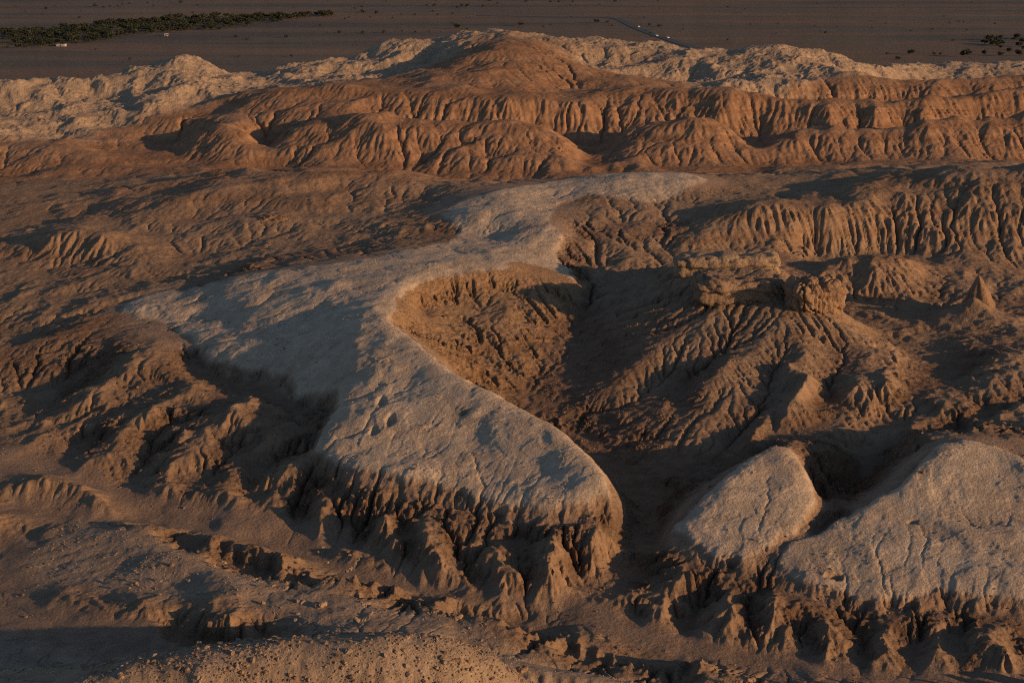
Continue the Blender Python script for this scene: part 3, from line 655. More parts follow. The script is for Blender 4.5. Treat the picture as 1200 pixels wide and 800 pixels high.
# ------------------------------------------------------------------ meshes, one per landform, cut from the one sheet
def build_terrain():
    nv, nu = Z.shape
    co = np.stack([XX, YY, Z], -1)
    du_ = np.gradient(co, axis=1); dv_ = np.gradient(co, axis=0)
    nrm = np.cross(du_, dv_); nrm /= np.linalg.norm(nrm, axis=-1, keepdims=True) + 1e-9
    idx = np.arange(nv * nu).reshape(nv, nu)
    quads = np.stack([idx[:-1, :-1], idx[:-1, 1:], idx[1:, 1:], idx[1:, :-1]], -1).reshape(-1, 4)
    ff = form[:-1, :-1].ravel()
    co = co.reshape(-1, 3); nrm = nrm.reshape(-1, 3); cf = col.reshape(-1, 3); sf = scarp.ravel()
    objs = []
    for k, nm in enumerate(FORMS):
        q = quads[ff == k]
        if not len(q): continue
        used = np.unique(q); remap = np.full(nv * nu, -1, np.int64); remap[used] = np.arange(len(used)); q = remap[q]
        me = bpy.data.meshes.new(nm)
        me.vertices.add(len(used)); me.vertices.foreach_set('co', co[used].astype(np.float32).ravel())
        me.loops.add(q.size); me.loops.foreach_set('vertex_index', q.ravel().astype(np.int32))
        me.polygons.add(len(q)); me.polygons.foreach_set('loop_start', np.arange(0, q.size, 4, dtype=np.int32))
        me.update(calc_edges=True); me.shade_smooth()
        a = me.attributes.new('tint', 'FLOAT_COLOR', 'POINT'); a.data.foreach_set('color', np.concatenate([cf[used], np.ones((len(used), 1), np.float32)], 1).ravel())
        a = me.attributes.new('rough', 'FLOAT', 'POINT'); a.data.foreach_set('value', sf[used])
        a = me.attributes.new('custom_normal', 'FLOAT_VECTOR', 'POINT'); a.data.foreach_set('vector', nrm[used].astype(np.float32).ravel())
        me.materials.append(PLAIN if nm == 'plain' else EARTH)
        o = bpy.data.objects.new(nm, me); COL.objects.link(o); o['kind'] = 'structure'
        objs.append(o); o['label'] = FORM_LABEL[k]
    return objs
TERRAIN = build_terrain()

# ------------------------------------------------------------------ things
def set_tags(o, label, cat, group=None):
    o['label'] = label; o['category'] = cat
    if group: o['group'] = group
    return o

import bmesh
def rock_mesh(name, dims, seed, tint, strata=0.0, sub=4, power=4.0, noise=0.18, roughv=0.6, shear=0.0):
    """a weathered block: a rounded box, bedded, chipped and cracked"""
    bm = bmesh.new(); bmesh.ops.create_cube(bm, size=2.0)
    bmesh.ops.subdivide_edges(bm, edges=bm.edges[:], cuts=2 ** sub - 1, use_grid_fill=True)
    co = np.array([v.co[:] for v in bm.verts])
    r = (np.abs(co) ** power).sum(1) ** (1 / power); co = co / r[:, None]
    w = co * np.array(dims) * 0.5
    lam = max(dims) * 0.35
    def n3(p, l, sd): return (perlin(p[:, 0] / l + p[:, 2] / l * 0.7, p[:, 1] / l - p[:, 2] / l * 0.5, sd) + perlin(p[:, 2] / l * 1.1 + 31, (p[:, 0] + p[:, 1]) / l * 0.7, sd + 7)) * 0.6
    nr = co / np.linalg.norm(co, axis=1, keepdims=True)
    d = noise * min(dims) * (n3(w, lam, seed) + 0.6 * n3(w, lam * 0.4, seed + 1) + 0.35 * n3(w, lam * 0.17, seed + 2))
    if strata: d += strata * min(dims) * (np.round(w[:, 2] / dims[2] * 5 + 0.7 * n3(w, lam, seed + 3)) % 2 - 0.5) * (1 - np.abs(nr[:, 2]))
    crack = 1 - np.abs(n3(w, lam * 0.8, seed + 5)) * 6
    d -= np.clip(crack, 0, 1) * 0.09 * min(dims)
    joint = 1 - np.abs(perlin(w[:, 0] / (lam * 0.55), w[:, 1] / (lam * 0.55), seed + 40)) * 9
    d -= np.clip(joint, 0, 1) * 0.10 * min(dims)
    w = w + nr * d[:, None]
    w[:, 0] += shear * w[:, 2]
    for v, c in zip(bm.verts, w): v.co = c
    me = bpy.data.meshes.new(name); bm.to_mesh(me); bm.free()
    me.shade_smooth()
    n = len(me.vertices)
    a = me.attributes.new('tint', 'FLOAT_COLOR', 'POINT'); a.data.foreach_set('color', np.tile(np.array(tint + (1,), np.float32), n))
    a = me.attributes.new('rough', 'FLOAT', 'POINT'); a.data.foreach_set('value', np.full(n, roughv, np.float32))
    me.materials.append(EARTH)
    return me
def place(name, me, loc, rz=0.0, tilt=(0, 0)):
    o = bpy.data.objects.new(name, me); COL.objects.link(o)
    o.location = loc; o.rotation_euler = (tilt[0], tilt[1], rz)
    return o
def mpp(p): return math.sqrt(p[0] ** 2 + p[1] ** 2 + (CAM_H - p[2]) ** 2) / FPX    # metres per picture unit
p = MESA1; k = mpp(p)
set_tags(place('rock_ledge', rock_mesh('rock_ledge', (106 * k, 60 * k, 33 * k), 3, (.26, .19, .14), 0.17, 5, 7.0, 0.10), (p[0], p[1] + 3.0, p[2] + 2.3), 0.06, (0.05, 0.03)), 'long overhanging brown caprock ledge crowning the right hand hill', 'rock')
p = MESA2; k = mpp(p)
set_tags(place('boulder', rock_mesh('boulder', (64 * k, 52 * k, 46 * k), 8, (.32, .22, .15), 0.06, 5, 4.0, 0.11), (p[0], p[1] + 2.6, p[2] + 2.2), 0.3), 'big rounded orange boulder at the right end of the caprock ledge', 'rock')
p = MESA3; k = mpp(p)
set_tags(place('rock_ledge', rock_mesh('rock_ledge', (122 * k, 46 * k, 30 * k), 12, (.34, .26, .19), 0.15, 5, 7.0, 0.10), (p[0], p[1] + 6, p[2] + 0.9), -0.05, (0, -0.04)), 'pale flat topped rock ledge just behind the caprock ledge', 'rock')
p = (SPIRE[0] + 1.2, SPIRE[1], height(SPIRE[0] + 1.2, SPIRE[1]) - 1.0) if False else ground_at(1146, 362); k = mpp(p)
def spire_mesh():
    bm = bmesh.new(); n, m_ = 28, 22; R0, Hh = 21 * k, 40 * k
    rings = []
    for i in range(m_):
        t = i / (m_ - 1); ring = []
        for j in range(n):
            a = 2 * math.pi * j / n
            r = R0 * (1 - t) ** 0.85 * (1 + 0.16 * math.sin(a * 5 + 3 * t) + 0.08 * math.sin(a * 11 + 1.3) + 0.05 * math.sin(t * 23)) + 0.08
            ring.append(bm.verts.new((r * math.cos(a) - 0.5 * t * t, r * math.sin(a), -2 + (Hh + 2) * t)))
        rings.append(ring)
    for r1_, r2_ in zip(rings[:-1], rings[1:]):
        for j in range(n): bm.faces.new((r1_[j], r1_[(j + 1) % n], r2_[(j + 1) % n], r2_[j]))
    bm.faces.new(rings[-1])
    me = bpy.data.meshes.new('rock_spire'); bm.to_mesh(me); bm.free(); me.shade_smooth(); nn = len(me.vertices)
    a = me.attributes.new('tint', 'FLOAT_COLOR', 'POINT'); a.data.foreach_set('color', np.tile(np.array((.28, .19, .13, 1), np.float32), nn))
    a = me.attributes.new('rough', 'FLOAT', 'POINT'); a.data.foreach_set('value', np.full(nn, 0.6, np.float32))
    me.materials.append(EARTH); return me
set_tags(place('rock_spire', spire_mesh(), (p[0], p[1], p[2] - 0.3)), 'small pointed reddish spire standing alone near the right edge', 'rock')
p = ground_at(318, 268); k = mpp(p)
set_tags(place('rock_outcrop', rock_mesh('rock_outcrop', (46 * k, 30 * k, 20 * k), 15, (.33, .21, .135), 0.06, 4, 2.6, 0.16), (p[0], p[1] + 2, p[2] + 0.8)), 'small sunlit orange rock knob on the smooth slope left of centre', 'rock')

# ------------------------------------------------------------------ loose stones
rng = np.random.default_rng(42)
def stone_shape(seed, flat=0.6):
    """twenty rough faces, a little flattened"""
    bm = bmesh.new(); bmesh.ops.create_icosphere(bm, subdivisions=1, radius=1.0)
    r_ = np.random.default_rng(seed)
    v = np.array([x.co[:] for x in bm.verts]); f = np.array([[x.index for x in q.verts] for q in bm.faces]); bm.free()
    v = v * r_.uniform(0.65, 1.15, (len(v), 1)) * np.array([1.0, r_.uniform(.6, .95), flat * r_.uniform(.7, 1.2)])
    return v, f
SHAPES = [stone_shape(k) for k in range(8)]
def stones(name, pos, size, tint_a, tint_b, label=None):
    n = len(pos); V, F, T = [], [], []; off = 0
    yaw = rng.uniform(0, 6.28, n); k = rng.integers(0, 8, n); mix = rng.random(n)
    for q in range(8):
        m_ = k == q
        if not m_.any(): continue
        v, f = SHAPES[q]; c, s_ = np.cos(yaw[m_]), np.sin(yaw[m_])
        x = v[None, :, 0] * c[:, None] - v[None, :, 1] * s_[:, None]; y = v[None, :, 0] * s_[:, None] + v[None, :, 1] * c[:, None]
        w = np.stack([x, y, np.broadcast_to(v[None, :, 2], x.shape)], -1) * size[m_][:, None, None] + pos[m_][:, None, :]
        V.append(w.reshape(-1, 3)); F.append((f[None] + (np.arange(m_.sum()) * len(v))[:, None, None]).reshape(-1, 3) + off); off += len(v) * m_.sum()
        t = np.array(tint_a)[None] * (1 - mix[m_][:, None]) + np.array(tint_b)[None] * mix[m_][:, None]
        T.append(np.repeat(t, len(v), 0))
    V, F, T = np.concatenate(V).astype(np.float32), np.concatenate(F).astype(np.int32), np.concatenate(T)
    me = bpy.data.meshes.new(name)
    me.vertices.add(len(V)); me.vertices.foreach_set('co', V.ravel()); me.loops.add(F.size); me.loops.foreach_set('vertex_index', F.ravel())
    me.polygons.add(len(F)); me.polygons.foreach_set('loop_start', np.arange(0, F.size, 3, dtype=np.int32)); me.update(calc_edges=True); me.shade_flat()
    a = me.attributes.new('tint', 'FLOAT_COLOR', 'POINT'); a.data.foreach_set('color', np.concatenate([T, np.ones((len(T), 1))], 1).astype(np.float32).ravel())
    a = me.attributes.new('rough', 'FLOAT', 'POINT'); a.data.foreach_set('value', np.full(len(V), 0.2, np.float32))
    me.materials.append(EARTH)
    o = bpy.data.objects.new(name, me); COL.objects.link(o); o['kind'] = 'stuff'
    if label: o['label'] = label
    return o
oi, oj = PADS[0], PADS[1]
ZI = Z[oi:oi + NV, oj:oj + NU]; XI = XX[oi:oi + NV, oj:oj + NU]; YI = YY[oi:oi + NV, oj:oj + NU]
def scatter(weight, n):
    """n ground points, as dense per square metre as the weight says"""
    w = (weight * R * R).ravel().astype(np.float64); w /= w.sum()
    c = rng.choice(NV * NU, n, p=w); i, j = np.divmod(c, NU)
    i = np.minimum(i, NV - 2); j = np.minimum(j, NU - 2); f, g = rng.random(n), rng.random(n)
    def s_(A): return (A[i, j] * (1 - g) + A[i, j + 1] * g) * (1 - f) + (A[i + 1, j] * (1 - g) + A[i + 1, j + 1] * g) * f
    return np.stack([s_(XI), s_(YI), s_(ZI)], 1)
inview = (np.abs(UU) < 0.37).astype(np.float32)
mound = inview * (UU > -0.32) * (UU < 0.05) * (R < 134) * (R > 104) * np.clip(0.4 + n2 * 1.5 + 0.5, 0.1, 1)
stones('gravel', scatter(mound, 13000), rng.lognormal(-2.25, 0.6, 13000).clip(0.03, 0.45), (.36, .28, .21), (.24, .17, .12), 'pebbles covering the near gravel mound')
gd = inview * wc['gravel'] * (R > 150) * (R < 250) * np.clip(0.2 + n2 * 2.5, 0.02, 1)
stones('gravel', scatter(gd, 3500), rng.lognormal(-2.0, 0.5, 3500), (.36, .29, .225), (.26, .19, .14), 'scattered pebbles on the grey foreground rise')
tal = inview * (wc['dark'] + 0.25 * wc['brown'] + 0.15 * wc['wash'] + 0.3 * near_edge * (1 - crust)) * (R < 330) * (R > 170) * np.clip(0.1 + n3 * 2.0, 0.0, 1)
stones('rubble', scatter(tal, 4500), rng.lognormal(-1.75, 0.5, 4500), (.27, .19, .135), (.20, .135, .095), 'crumbs of mud rock fallen along the scarps')
cs = inview * crust * (R < 420) * np.clip(n3 * 2.0 - 0.2, 0.0, 1)
stones('rubble', scatter(cs, 1400), rng.lognormal(-2.1, 0.4, 1400), (.42, .34, .26), (.33, .25, .185), 'chips of pale crust lying on the pale slopes')
# single stones that stand out
stone_me = [rock_mesh('stone', (1.0, rng.uniform(.6, .9), rng.uniform(.38, .62)), 100 + k, [(.36, .28, .21), (.29, .21, .15), (.33, .25, .185)][k % 3], 0, 2, 3.0, 0.3, 0.15) for k in range(6)]
for m_ in stone_me: m_.shade_flat()
def lone(px, py, size, k, label, group=None, tilt=0.0):
    p_ = ground_at(px, py); o = place('stone', stone_me[k % 6], (p_[0], p_[1], p_[2] + 0.12 * size), rng.uniform(0, 6.28), (tilt, 0)); o.scale = (size,) * 3
    return set_tags(o, label, 'stone', group)
lone(352, 710, 1.9, 0, 'larger left hand one of two flat pale slabs on the grey rise', None, 0.25)
lone(376, 711, 1.7, 2, 'right hand one of two flat pale slabs on the grey rise', None, 0.3)
lone(612, 789, 1.1, 1, 'pale stone at the bottom edge right of the gravel mound')
lone(262, 660, 1.0, 3, 'pale stone on the crest of the grey rise at left')
lone(535, 724, 1.3, 4, 'stone just above the right shoulder of the gravel mound')
for q in range(70):
    lone(rng.uniform(190, 590), rng.uniform(752, 799), rng.uniform(0.4, 0.75), q, 'loose stone among the pebbles of the near gravel mound', 'stones on the gravel mound')
for q in range(30):
    lone(rng.uniform(150, 430), rng.uniform(640, 735), rng.uniform(0.4, 0.8), q, 'loose stone scattered over the grey foreground rise', 'stones on the grey rise')

# ------------------------------------------------------------------ vegetation of the far plain
def leaf_material(name, c1, c2):
    m = bpy.data.materials.new(name); m.use_nodes = True; nt = m.node_tree
    b = nt.nodes['Principled BSDF']; b.inputs['Roughness'].default_value = 0.8
    oi_ = nd(nt, 'ShaderNodeObjectInfo'); g = nd(nt, 'ShaderNodeNewGeometry'); t = nd(nt, 'ShaderNodeTexNoise', i_Scale=0.9, i_Detail=3.0); nt.links.new(g.outputs['Position'], t.inputs['Vector'])
    ad = nd(nt, 'ShaderNodeMath', operation='MULTIPLY_ADD'); ad.inputs[1].default_value = 0.6; nt.links.new(oi_.outputs['Random'], ad.inputs[0]); 
    sb = nd(nt, 'ShaderNodeMath', operation='MULTIPLY'); sb.inputs[1].default_value = 0.45; nt.links.new(t.outputs['Fac'], sb.inputs[0]); nt.links.new(sb.outputs[0], ad.inputs[2])
    mx = nd(nt, 'ShaderNodeMix'); mx.data_type = 'RGBA'; mx.inputs[6].default_value = c1 + (1,); mx.inputs[7].default_value = c2 + (1,); nt.links.new(ad.outputs[0], mx.inputs[0])
    nt.links.new(mx.outputs[2], b.inputs['Base Color'])
    return m
LEAF = leaf_material('foliage', (.012, .024, .014), (.034, .044, .020))
BARK = leaf_material('bark', (.07, .05, .035), (.10, .075, .055))
def crown_arrays(seed, w, h, base, n):
    """leaf clumps spread through several lobes"""
    r_ = np.random.default_rng(seed)
    lob = [(r_.uniform(-.28, .28) * w, r_.uniform(-.28, .28) * w, base + h * r_.uniform(.3, .8), r_.uniform(.2, .34) * w) for _ in range(7)]
    V, F = [], []
    for i in range(n):
        L_ = lob[r_.integers(0, 7)]; d = r_.normal(size=3); d /= np.linalg.norm(d); d *= L_[3] * r_.uniform(.55, 1.05); d[2] *= 0.75
        c = np.array(L_[:3]) + d; c[2] = max(c[2], base * 0.6 + 0.1)
        a = r_.normal(size=3); a /= np.linalg.norm(a); b_ = np.cross(a, r_.normal(size=3)); b_ /= np.linalg.norm(b_) + 1e-6
        s1, s2 = r_.uniform(.05, .10) * w, r_.uniform(.04, .08) * w
        k = len(V); V += [c - a * s1, c + b_ * s2, c + a * s1, c - b_ * s2]; F.append((k, k + 1, k + 2, k + 3))
    return [tuple(x) for x in V], F
def trunk_arrays(seed, h, r0):
    r_ = np.random.default_rng(seed); V, F = [], []
    def limb(a, b_, ra, rb):
        k = len(V); d = Vector(b_) - Vector(a); q = d.to_track_quat('Z', 'Y')
        for (c, rr) in ((a, ra), (b_, rb)):
            for j in range(6):
                V.append(tuple(Vector(c) + q @ Vector((rr * math.cos(j * math.pi / 3), rr * math.sin(j * math.pi / 3), 0))))
        for j in range(6): F.append((k + j, k + (j + 1) % 6, k + 6 + (j + 1) % 6, k + 6 + j))
    limb((0, 0, -.3), (r_.uniform(-.2, .2), r_.uniform(-.2, .2), h * .55), r0, r0 * .65)
    for _ in range(4): limb((0, 0, h * .4), (r_.uniform(-1, 1) * h * .4, r_.uniform(-1, 1) * h * .4, h * r_.uniform(.75, 1.0)), r0 * .5, r0 * .15)
    return V, F
def pydata(name, V, F, m):
    me = bpy.data.meshes.new(name); me.from_pydata(V, [], F); me.update(); me.materials.append(m); return me
TREE = []
for k in range(5):
    V, F = crown_arrays(200 + k, 6.0, 4.4, 0.5, 340); cm = pydata('crown', V, F, LEAF)
    V2, F2 = trunk_arrays(300 + k, 4.0, 0.28); tm = pydata('trunk', V2, F2, BARK)
    TREE.append((cm, tm))
BUSH = []
for k in range(4):
    V, F = crown_arrays(400 + k, 2.6, 1.5, 0.1, 150); BUSH.append(pydata('shrub', V, F, LEAF))
def plain_pt(px, py): return P(px, py, 0.0)
def tree(px, py, size, k, label, group=None, cat='tree', wide=1.0, pt=None):
    p_ = pt or plain_pt(px, py)
    e = bpy.data.objects.new('tree', None); COL.objects.link(e); e.location = p_; e.rotation_euler = (0, 0, rng.uniform(0, 6.28)); e.scale = (size * wide, size * wide, size)
    for nm, me in (('crown', TREE[k % 5][0]), ('trunk', TREE[k % 5][1])):
        c = bpy.data.objects.new(nm, me); COL.objects.link(c); c.parent = e
    return set_tags(e, label, cat, group)
def shrub(px, py, size, k, label, group=None):
    o = place('shrub', BUSH[k % 4], plain_pt(px, py), rng.uniform(0, 6.28)); o.scale = (size, size, size * .9)
    return set_tags(o, label, 'shrub', group)
def in_poly(x, y, poly):
    r_ = False
    for k in range(len(poly)):
        (xa, ya), (xb, yb) = poly[k - 1], poly[k]
        if (ya > y) != (yb > y) and x < (xb - xa) * (y - ya) / (yb - ya) + xa: r_ = not r_
    return r_
GROVE = [(-60, 40), (0, 38), (60, 34), (130, 28), (200, 22), (260, 20), (330, 19), (392, 16), (392, 19), (350, 23), (322, 27), (290, 32), (258, 36), (222, 36), (180, 40), (146, 42), (128, 47), (90, 53), (50, 57), (0, 58), (-60, 60)]
gp = [plain_pt(*q)[:2] for q in GROVE]
gx = [q[0] for q in gp]; gy = [q[1] for q in gp]
n_ = 0; taken = []
BELT = ['dark green tree in the broad left end of the tree belt', 'dark green tree in the middle of the tree belt around the bright hut', 'dark green tree in the thin right hand tip of the tree belt']
while n_ < 290:
    x, y = rng.uniform(min(gx), max(gx)), rng.uniform(min(gy), max(gy))
    if not in_poly(x, y, gp): continue
    if any(abs(x - a) < 3.5 and abs(y - b_) < 7 for a, b_ in taken): 
        if rng.random() < 0.97: continue
    taken.append((x, y)); n_ += 1
    tree(0, 0, rng.uniform(.6, 1.2), n_, BELT[0 if x / y < -0.235 else 1 if x / y < -0.16 else 2], 'trees of the belt on the plain', pt=(x, y, 0.0), wide=rng.uniform(1.1, 1.8))
ub = []
while len(ub) < 900:
    x, y = rng.uniform(min(gx), max(gx)), rng.uniform(min(gy), max(gy))
    if in_poly(x, y, gp): ub.append((x, y))
UV_, UF_ = [], []
for k, (x, y) in enumerate(ub):
    V, F = crown_arrays(1000 + k % 12, rng.uniform(2.5, 4.5), rng.uniform(1.2, 2.4), 0.1, 26); o_ = len(UV_)
    UV_ += [(a + x, b_ + y, c) for a, b_, c in V]; UF_ += [tuple(i_ + o_ for i_ in f) for f in F]
o = bpy.data.objects.new('undergrowth', pydata('undergrowth', UV_, UF_, LEAF)); COL.objects.link(o); o['kind'] = 'stuff'; o['label'] = 'low green undergrowth between the trees of the belt'
GROVE2 = [(1145, 52), (1160, 47), (1175, 44), (1200, 45), (1260, 44), (1260, 60), (1200, 60), (1180, 58), (1150, 56)]
gp2 = [plain_pt(*q)[:2] for q in GROVE2]; gx = [q[0] for q in gp2]; gy = [q[1] for q in gp2]; n_ = 0
while n_ < 34:
    x, y = rng.uniform(min(gx), max(gx)), rng.uniform(min(gy), max(gy))
    if not in_poly(x, y, gp2): continue
    n_ += 1; tree(0, 0, rng.uniform(.5, 1.0), n_, 'dark tree in the small clump at the top right edge', 'trees of the right hand clump', pt=(x, y, 0.0), wide=rng.uniform(.9, 1.4))
tree(536, 34, 1.0, 1, 'round dark tree standing alone just above the highest pale summit', None)
tree(610, 31, .75, 2, 'low wide dark tree alone right of the highest pale summit', None, wide=1.5)
tree(699, 27, .8, 3, 'dark bushy tree beside the bend of the far road', None, wide=1.3)
tree(1132, 67, 1.25, 4, 'largest lone dark tree on the plain at upper right', None, wide=1.15)
tree(1066, 64, .75, 0, 'rounded dark tree left of the largest lone tree at upper right', None, wide=1.4)
tree(1152, 65, .8, 2, 'dark tree just right of the largest lone tree at upper right', None)
for q, (px, py, sz) in enumerate(((1195, 66, 1.0), (1172, 66, .7), (1183, 62, .8))):
    tree(px, py, sz, q, 'dark tree in the loose row below the right hand clump', 'trees in a loose row at upper right')
SH = [(112, 8, 2.4), (54, 11, 2.2), (93, 22, 1.6), (144, 6, 1.2), (152, 5, 1.5), (173, 4, 1.3), (212, 4, 2.2), (231, 7, 1.2), (226, 16, 1.3), (398, 39, 1.9), (425, 40, 1.3), (336, 45, 1.8), (289, 47, 1.3), (276, 44, 1.8), (375, 31, 1.2), (415, 11, 1.3), (425, 15, 2.2),
      (441, 16, 2.2), (450, 39, 1.9), (425, 39, 1.4), (470, 18, 1.2), (486, 18, 1.2), (500, 7, 1.5), (509, 8, 2.4), (513, 18, 1.2), (530, 17, 1.4), (536, 10, 1.8), (541, 8, 2.2), (548, 8, 2.2), (566, 8, 1.6), (574, 2, 2.2), (583, 5, 1.7), (617, 3, 1.8), (507, 14, 1.2), (460, 22, 1.0), (434, 21, 1.0),
      (645, 3, 1.5), (655, 3, 2.0), (671, 3, 1.4), (721, 3, 1.8), (712, 27, 1.5), (761, 30, 1.7), (773, 32, 1.9), (771, 2, 1.2), (853, 9, 1.2), (967, 39, 1.4), (1052, 70, 1.6), (1117, 49, 1.6), (1094, 64, 1.3), (1102, 64, 1.2), (1040, 64, 1.2), (853, 48, 1.1), (1093, 35, 1.0), (152, 70, 1.1), (112, 59, 1.0), (341, 67, 1.1), (280, 67, 1.0), (30, 14, 1.0), (49, 18, 1.1), (180, 8, 1.2), (138, 8, 1.2), (121, 9, 1.4), (129, 8, 1.2), (424, 9, 1.3), (404, 23, 1.1)]
def shrub_label(px, py):
    if px < 400: return 'small dark shrub on the plain beyond the tree belt' if py < 24 else 'small dark shrub on the bare plain below the tree belt'
    if px < 640: return 'small dark shrub on the plain behind the highest pale summit'
    if px < 900: return 'small dark shrub on the plain near the far road'
    return 'small dark shrub on the plain at upper right'
for q, (px, py, sz) in enumerate(SH): shrub(px, py, sz, q, shrub_label(px, py), 'shrubs on the far plain')
for q in range(110):
    px, py = rng.uniform(-40, 1240), rng.uniform(0, 40)
    if 0 < px < 400 and py > 14: continue
    shrub(px, py, rng.uniform(.5, 1.0), q, shrub_label(px, py), 'shrubs on the far plain')

sv, sf_ = [], []
for k in range(1500):
    px, py = rng.uniform(-60, 1260), rng.uniform(0, 62) ** 1.0
    x, y, _z = plain_pt(px, py + 6 * math.sin(px * 0.013))
    if in_poly(x, y, gp) or perlin(np.array([x / 130.0]), np.array([y / 130.0]), 66)[0] < -0.05: continue
    V, F = crown_arrays(1400 + k % 10, rng.uniform(.8, 2.0), rng.uniform(.4, .9), 0.05, 10); o_ = len(sv)
    sv += [(a + x, b_ + y, c) for a, b_, c in V]; sf_ += [tuple(i_ + o_ for i_ in f) for f in F]
o = bpy.data.objects.new('scrub', pydata('scrub', sv, sf_, LEAF)); COL.objects.link(o); o['kind'] = 'stuff'; o['label'] = 'low sparse scrub speckling the far plain'

# ------------------------------------------------------------------ road, vehicles and huts far out on the plain
def ribbon(name, pts_, width, z, m, label=None):
    V, F = [], []
    pts_ = [Vector((a, b_, 0)) for a, b_ in pts_]; out_ = []
    for k in range(len(pts_) - 1):
        p0, p1, p2, p3 = pts_[max(0, k - 1)], pts_[k], pts_[k + 1], pts_[min(len(pts_) - 1, k + 2)]
        for t in np.linspace(0, 1, 8, endpoint=False): out_.append(0.5 * ((2 * p1) + (p2 - p0) * t + (2 * p0 - 5 * p1 + 4 * p2 - p3) * t * t + (3 * p1 - p0 - 3 * p2 + p3) * t ** 3))
    out_.append(pts_[-1])
    for k, c in enumerate(out_):
        d = (out_[min(k + 1, len(out_) - 1)] - out_[max(k - 1, 0)]).normalized(); nrm_ = Vector((-d.y, d.x, 0)) * width / 2
        for sgn, zz in ((1.25, z - .5), (1, z), (-1, z), (-1.25, z - .5)): V.append(tuple(c + nrm_ * sgn + Vector((0, 0, zz))))
        if k:
            for j in range(3): F.append((4 * k - 4 + j, 4 * k - 3 + j, 4 * k + 1 + j, 4 * k + j))
    me = pydata(name, V, F, m); o = bpy.data.objects.new(name, me); COL.objects.link(o); o['kind'] = 'structure'
    if label: o['label'] = label
    return out_
def simple_mat(name, c, rough_=0.8, scale=3.0, var=0.15):
    m = bpy.data.materials.new(name); m.use_nodes = True; nt = m.node_tree; b = nt.nodes['Principled BSDF']; b.inputs['Roughness'].default_value = rough_
    g = nd(nt, 'ShaderNodeNewGeometry'); t = nd(nt, 'ShaderNodeTexNoise', i_Scale=scale, i_Detail=5.0); nt.links.new(g.outputs['Position'], t.inputs['Vector'])
    r_ = nd(nt, 'ShaderNodeMapRange'); r_.inputs[3].default_value = 1 - var; r_.inputs[4].default_value = 1 + var; nt.links.new(t.outputs['Fac'], r_.inputs[0])
    v_ = nd(nt, 'ShaderNodeVectorMath', operation='SCALE'); v_.inputs[0].default_value = c; nt.links.new(r_.outputs[0], v_.inputs['Scale']); nt.links.new(v_.outputs[0], b.inputs['Base Color'])
    return m
ASPH = simple_mat('asphalt', (.052, .054, .058), 0.7, 0.5); WHITE = simple_mat('white_paint', (.78, .78, .76), 0.4); GLASS = simple_mat('dark_glass', (.02, .025, .03), 0.1); TYRE = simple_mat('tyre_rubber', (.02, .02, .02), 0.9)
PLAS = simple_mat('plaster', (.42, .39, .34), 0.9); TIN = simple_mat('tin_roof', (.62, .62, .60), 0.5); WOOD = simple_mat('door_wood', (.12, .08, .05), 0.8)
road_px = [(560, 18.5), (640, 20), (690, 20.5), (718, 21.5), (730, 25), (742, 31), (760, 38.5), (780, 45.5), (800, 52), (826, 60), (870, 74)]
RP = ribbon('road', [plain_pt(*q)[:2] for q in road_px], 8.0, 0.35, ASPH, 'dark asphalt road bending across the far plain')
def box(V, F, x0, x1, y0, y1, z0, z1, tx=0.0):
    k = len(V); V += [(x0, y0, z0), (x1, y0, z0), (x1, y1, z0), (x0, y1, z0), (x0 + tx, y0 + tx * .4, z1), (x1 - tx, y0 + tx * .4, z1), (x1 - tx, y1 - tx * .4, z1), (x0 + tx, y1 - tx * .4, z1)]
    F += [(k, k + 3, k + 2, k + 1), (k + 4, k + 5, k + 6, k + 7), (k, k + 1, k + 5, k + 4), (k + 1, k + 2, k + 6, k + 5), (k + 2, k + 3, k + 7, k + 6), (k + 3, k, k + 4, k + 7)]
def part(nm, m, e, *boxes):
    V, F = [], []
    for q in boxes: box(V, F, *q)
    o = bpy.data.objects.new(nm, pydata(nm, V, F, m)); COL.objects.link(o); o.parent = e; return o
def empty(nm, loc, rz): 
    e = bpy.data.objects.new(nm, None); COL.objects.link(e); e.location = loc; e.rotation_euler = (0, 0, rz); return e
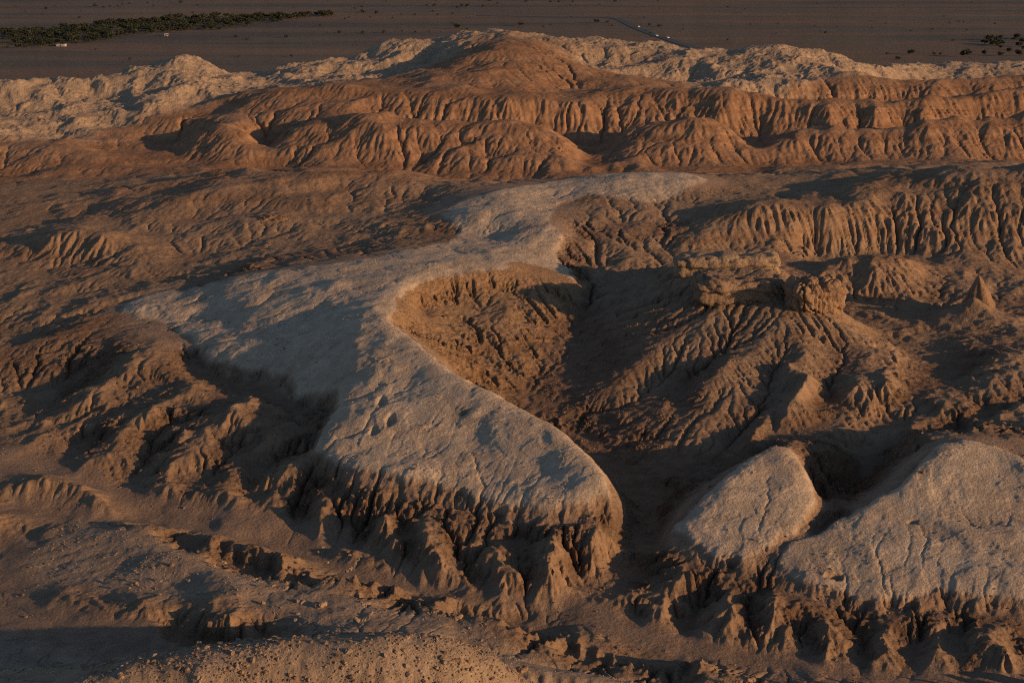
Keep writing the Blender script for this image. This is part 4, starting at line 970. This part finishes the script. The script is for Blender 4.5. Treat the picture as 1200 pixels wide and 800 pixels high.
def wheel_mesh():
    V, F = [], []
    for x_ in (-.11, .11): V += [(.34 * math.cos(a * math.pi / 6), x_, .34 * math.sin(a * math.pi / 6)) for a in range(12)]
    F += [(j, (j + 1) % 12, 12 + (j + 1) % 12, 12 + j) for j in range(12)] + [tuple(range(11, -1, -1)), tuple(range(12, 24))]
    return pydata('wheel', V, F, TYRE)
WH = wheel_mesh()
def car(i, side, label):
    c, d = RP[i], RP[i + 1] - RP[i - 1]; rz = math.atan2(d.y, d.x); n_v = Vector((-math.sin(rz), math.cos(rz), 0))
    e = empty('car', c + n_v * side + Vector((0, 0, 0.35)), rz)
    part('body', WHITE, e, (-2.2, 2.2, -.88, .88, .32, .95)); part('cabin', GLASS, e, (-1.75, 1.0, -.80, .80, .951, 1.52, .30)); part('roof', WHITE, e, (-1.4, .65, -.66, .66, 1.521, 1.58))
    for x_, y_ in ((1.35, .8), (1.35, -.8), (-1.35, .8), (-1.35, -.8)):
        w_ = bpy.data.objects.new('wheel', WH); COL.objects.link(w_); w_.parent = e; w_.location = (x_, y_, .34)
    set_tags(e, label, 'car')
def near_road(px): return min(range(len(RP)), key=lambda k: abs(600 + FPX * RP[k].x / (RP[k].y * CP + CAM_H * SP) - px) + (0 if RP[k].y < 1450 else 1e3))
car(near_road(745), 2, 'small white car on the far road nearest its bend'); car(near_road(773), -2, 'middle one of three white cars on the far road'); car(near_road(779), 2, 'white car lowest down the far road, nearest the pale ridge')
def hut(px, py, w, d_, h_, label, dark=False):
    e = empty('hut', plain_pt(px, py), rng.uniform(-.3, .3))
    part('wall', PLAS, e, (-w / 2, w / 2, -d_ / 2, d_ / 2, 0, h_)); part('roof', TIN, e, (-w / 2 - .3, w / 2 + .3, -d_ / 2 - .3, d_ / 2 + .3, h_ + .003, h_ + .25, .2))
    part('door', WOOD, e, (-.5, .5, -d_ / 2 - .04, -d_ / 2 + .02, 0, 2.0)); part('window', GLASS, e, (1.0, 1.9, -d_ / 2 - .03, -d_ / 2 + .02, 1.0, 1.9))
    set_tags(e, label, 'hut')
hut(237, 25, 3.6, 4, 2.6, 'bright little white hut among the trees of the belt'); hut(195, 42.5, 2.6, 3, 1.8, 'tiny white hut at the lower edge of the tree belt'); hut(72, 54.5, 7.0, 3.5, 1.5, 'long low pale shed at the lower left edge of the tree belt')
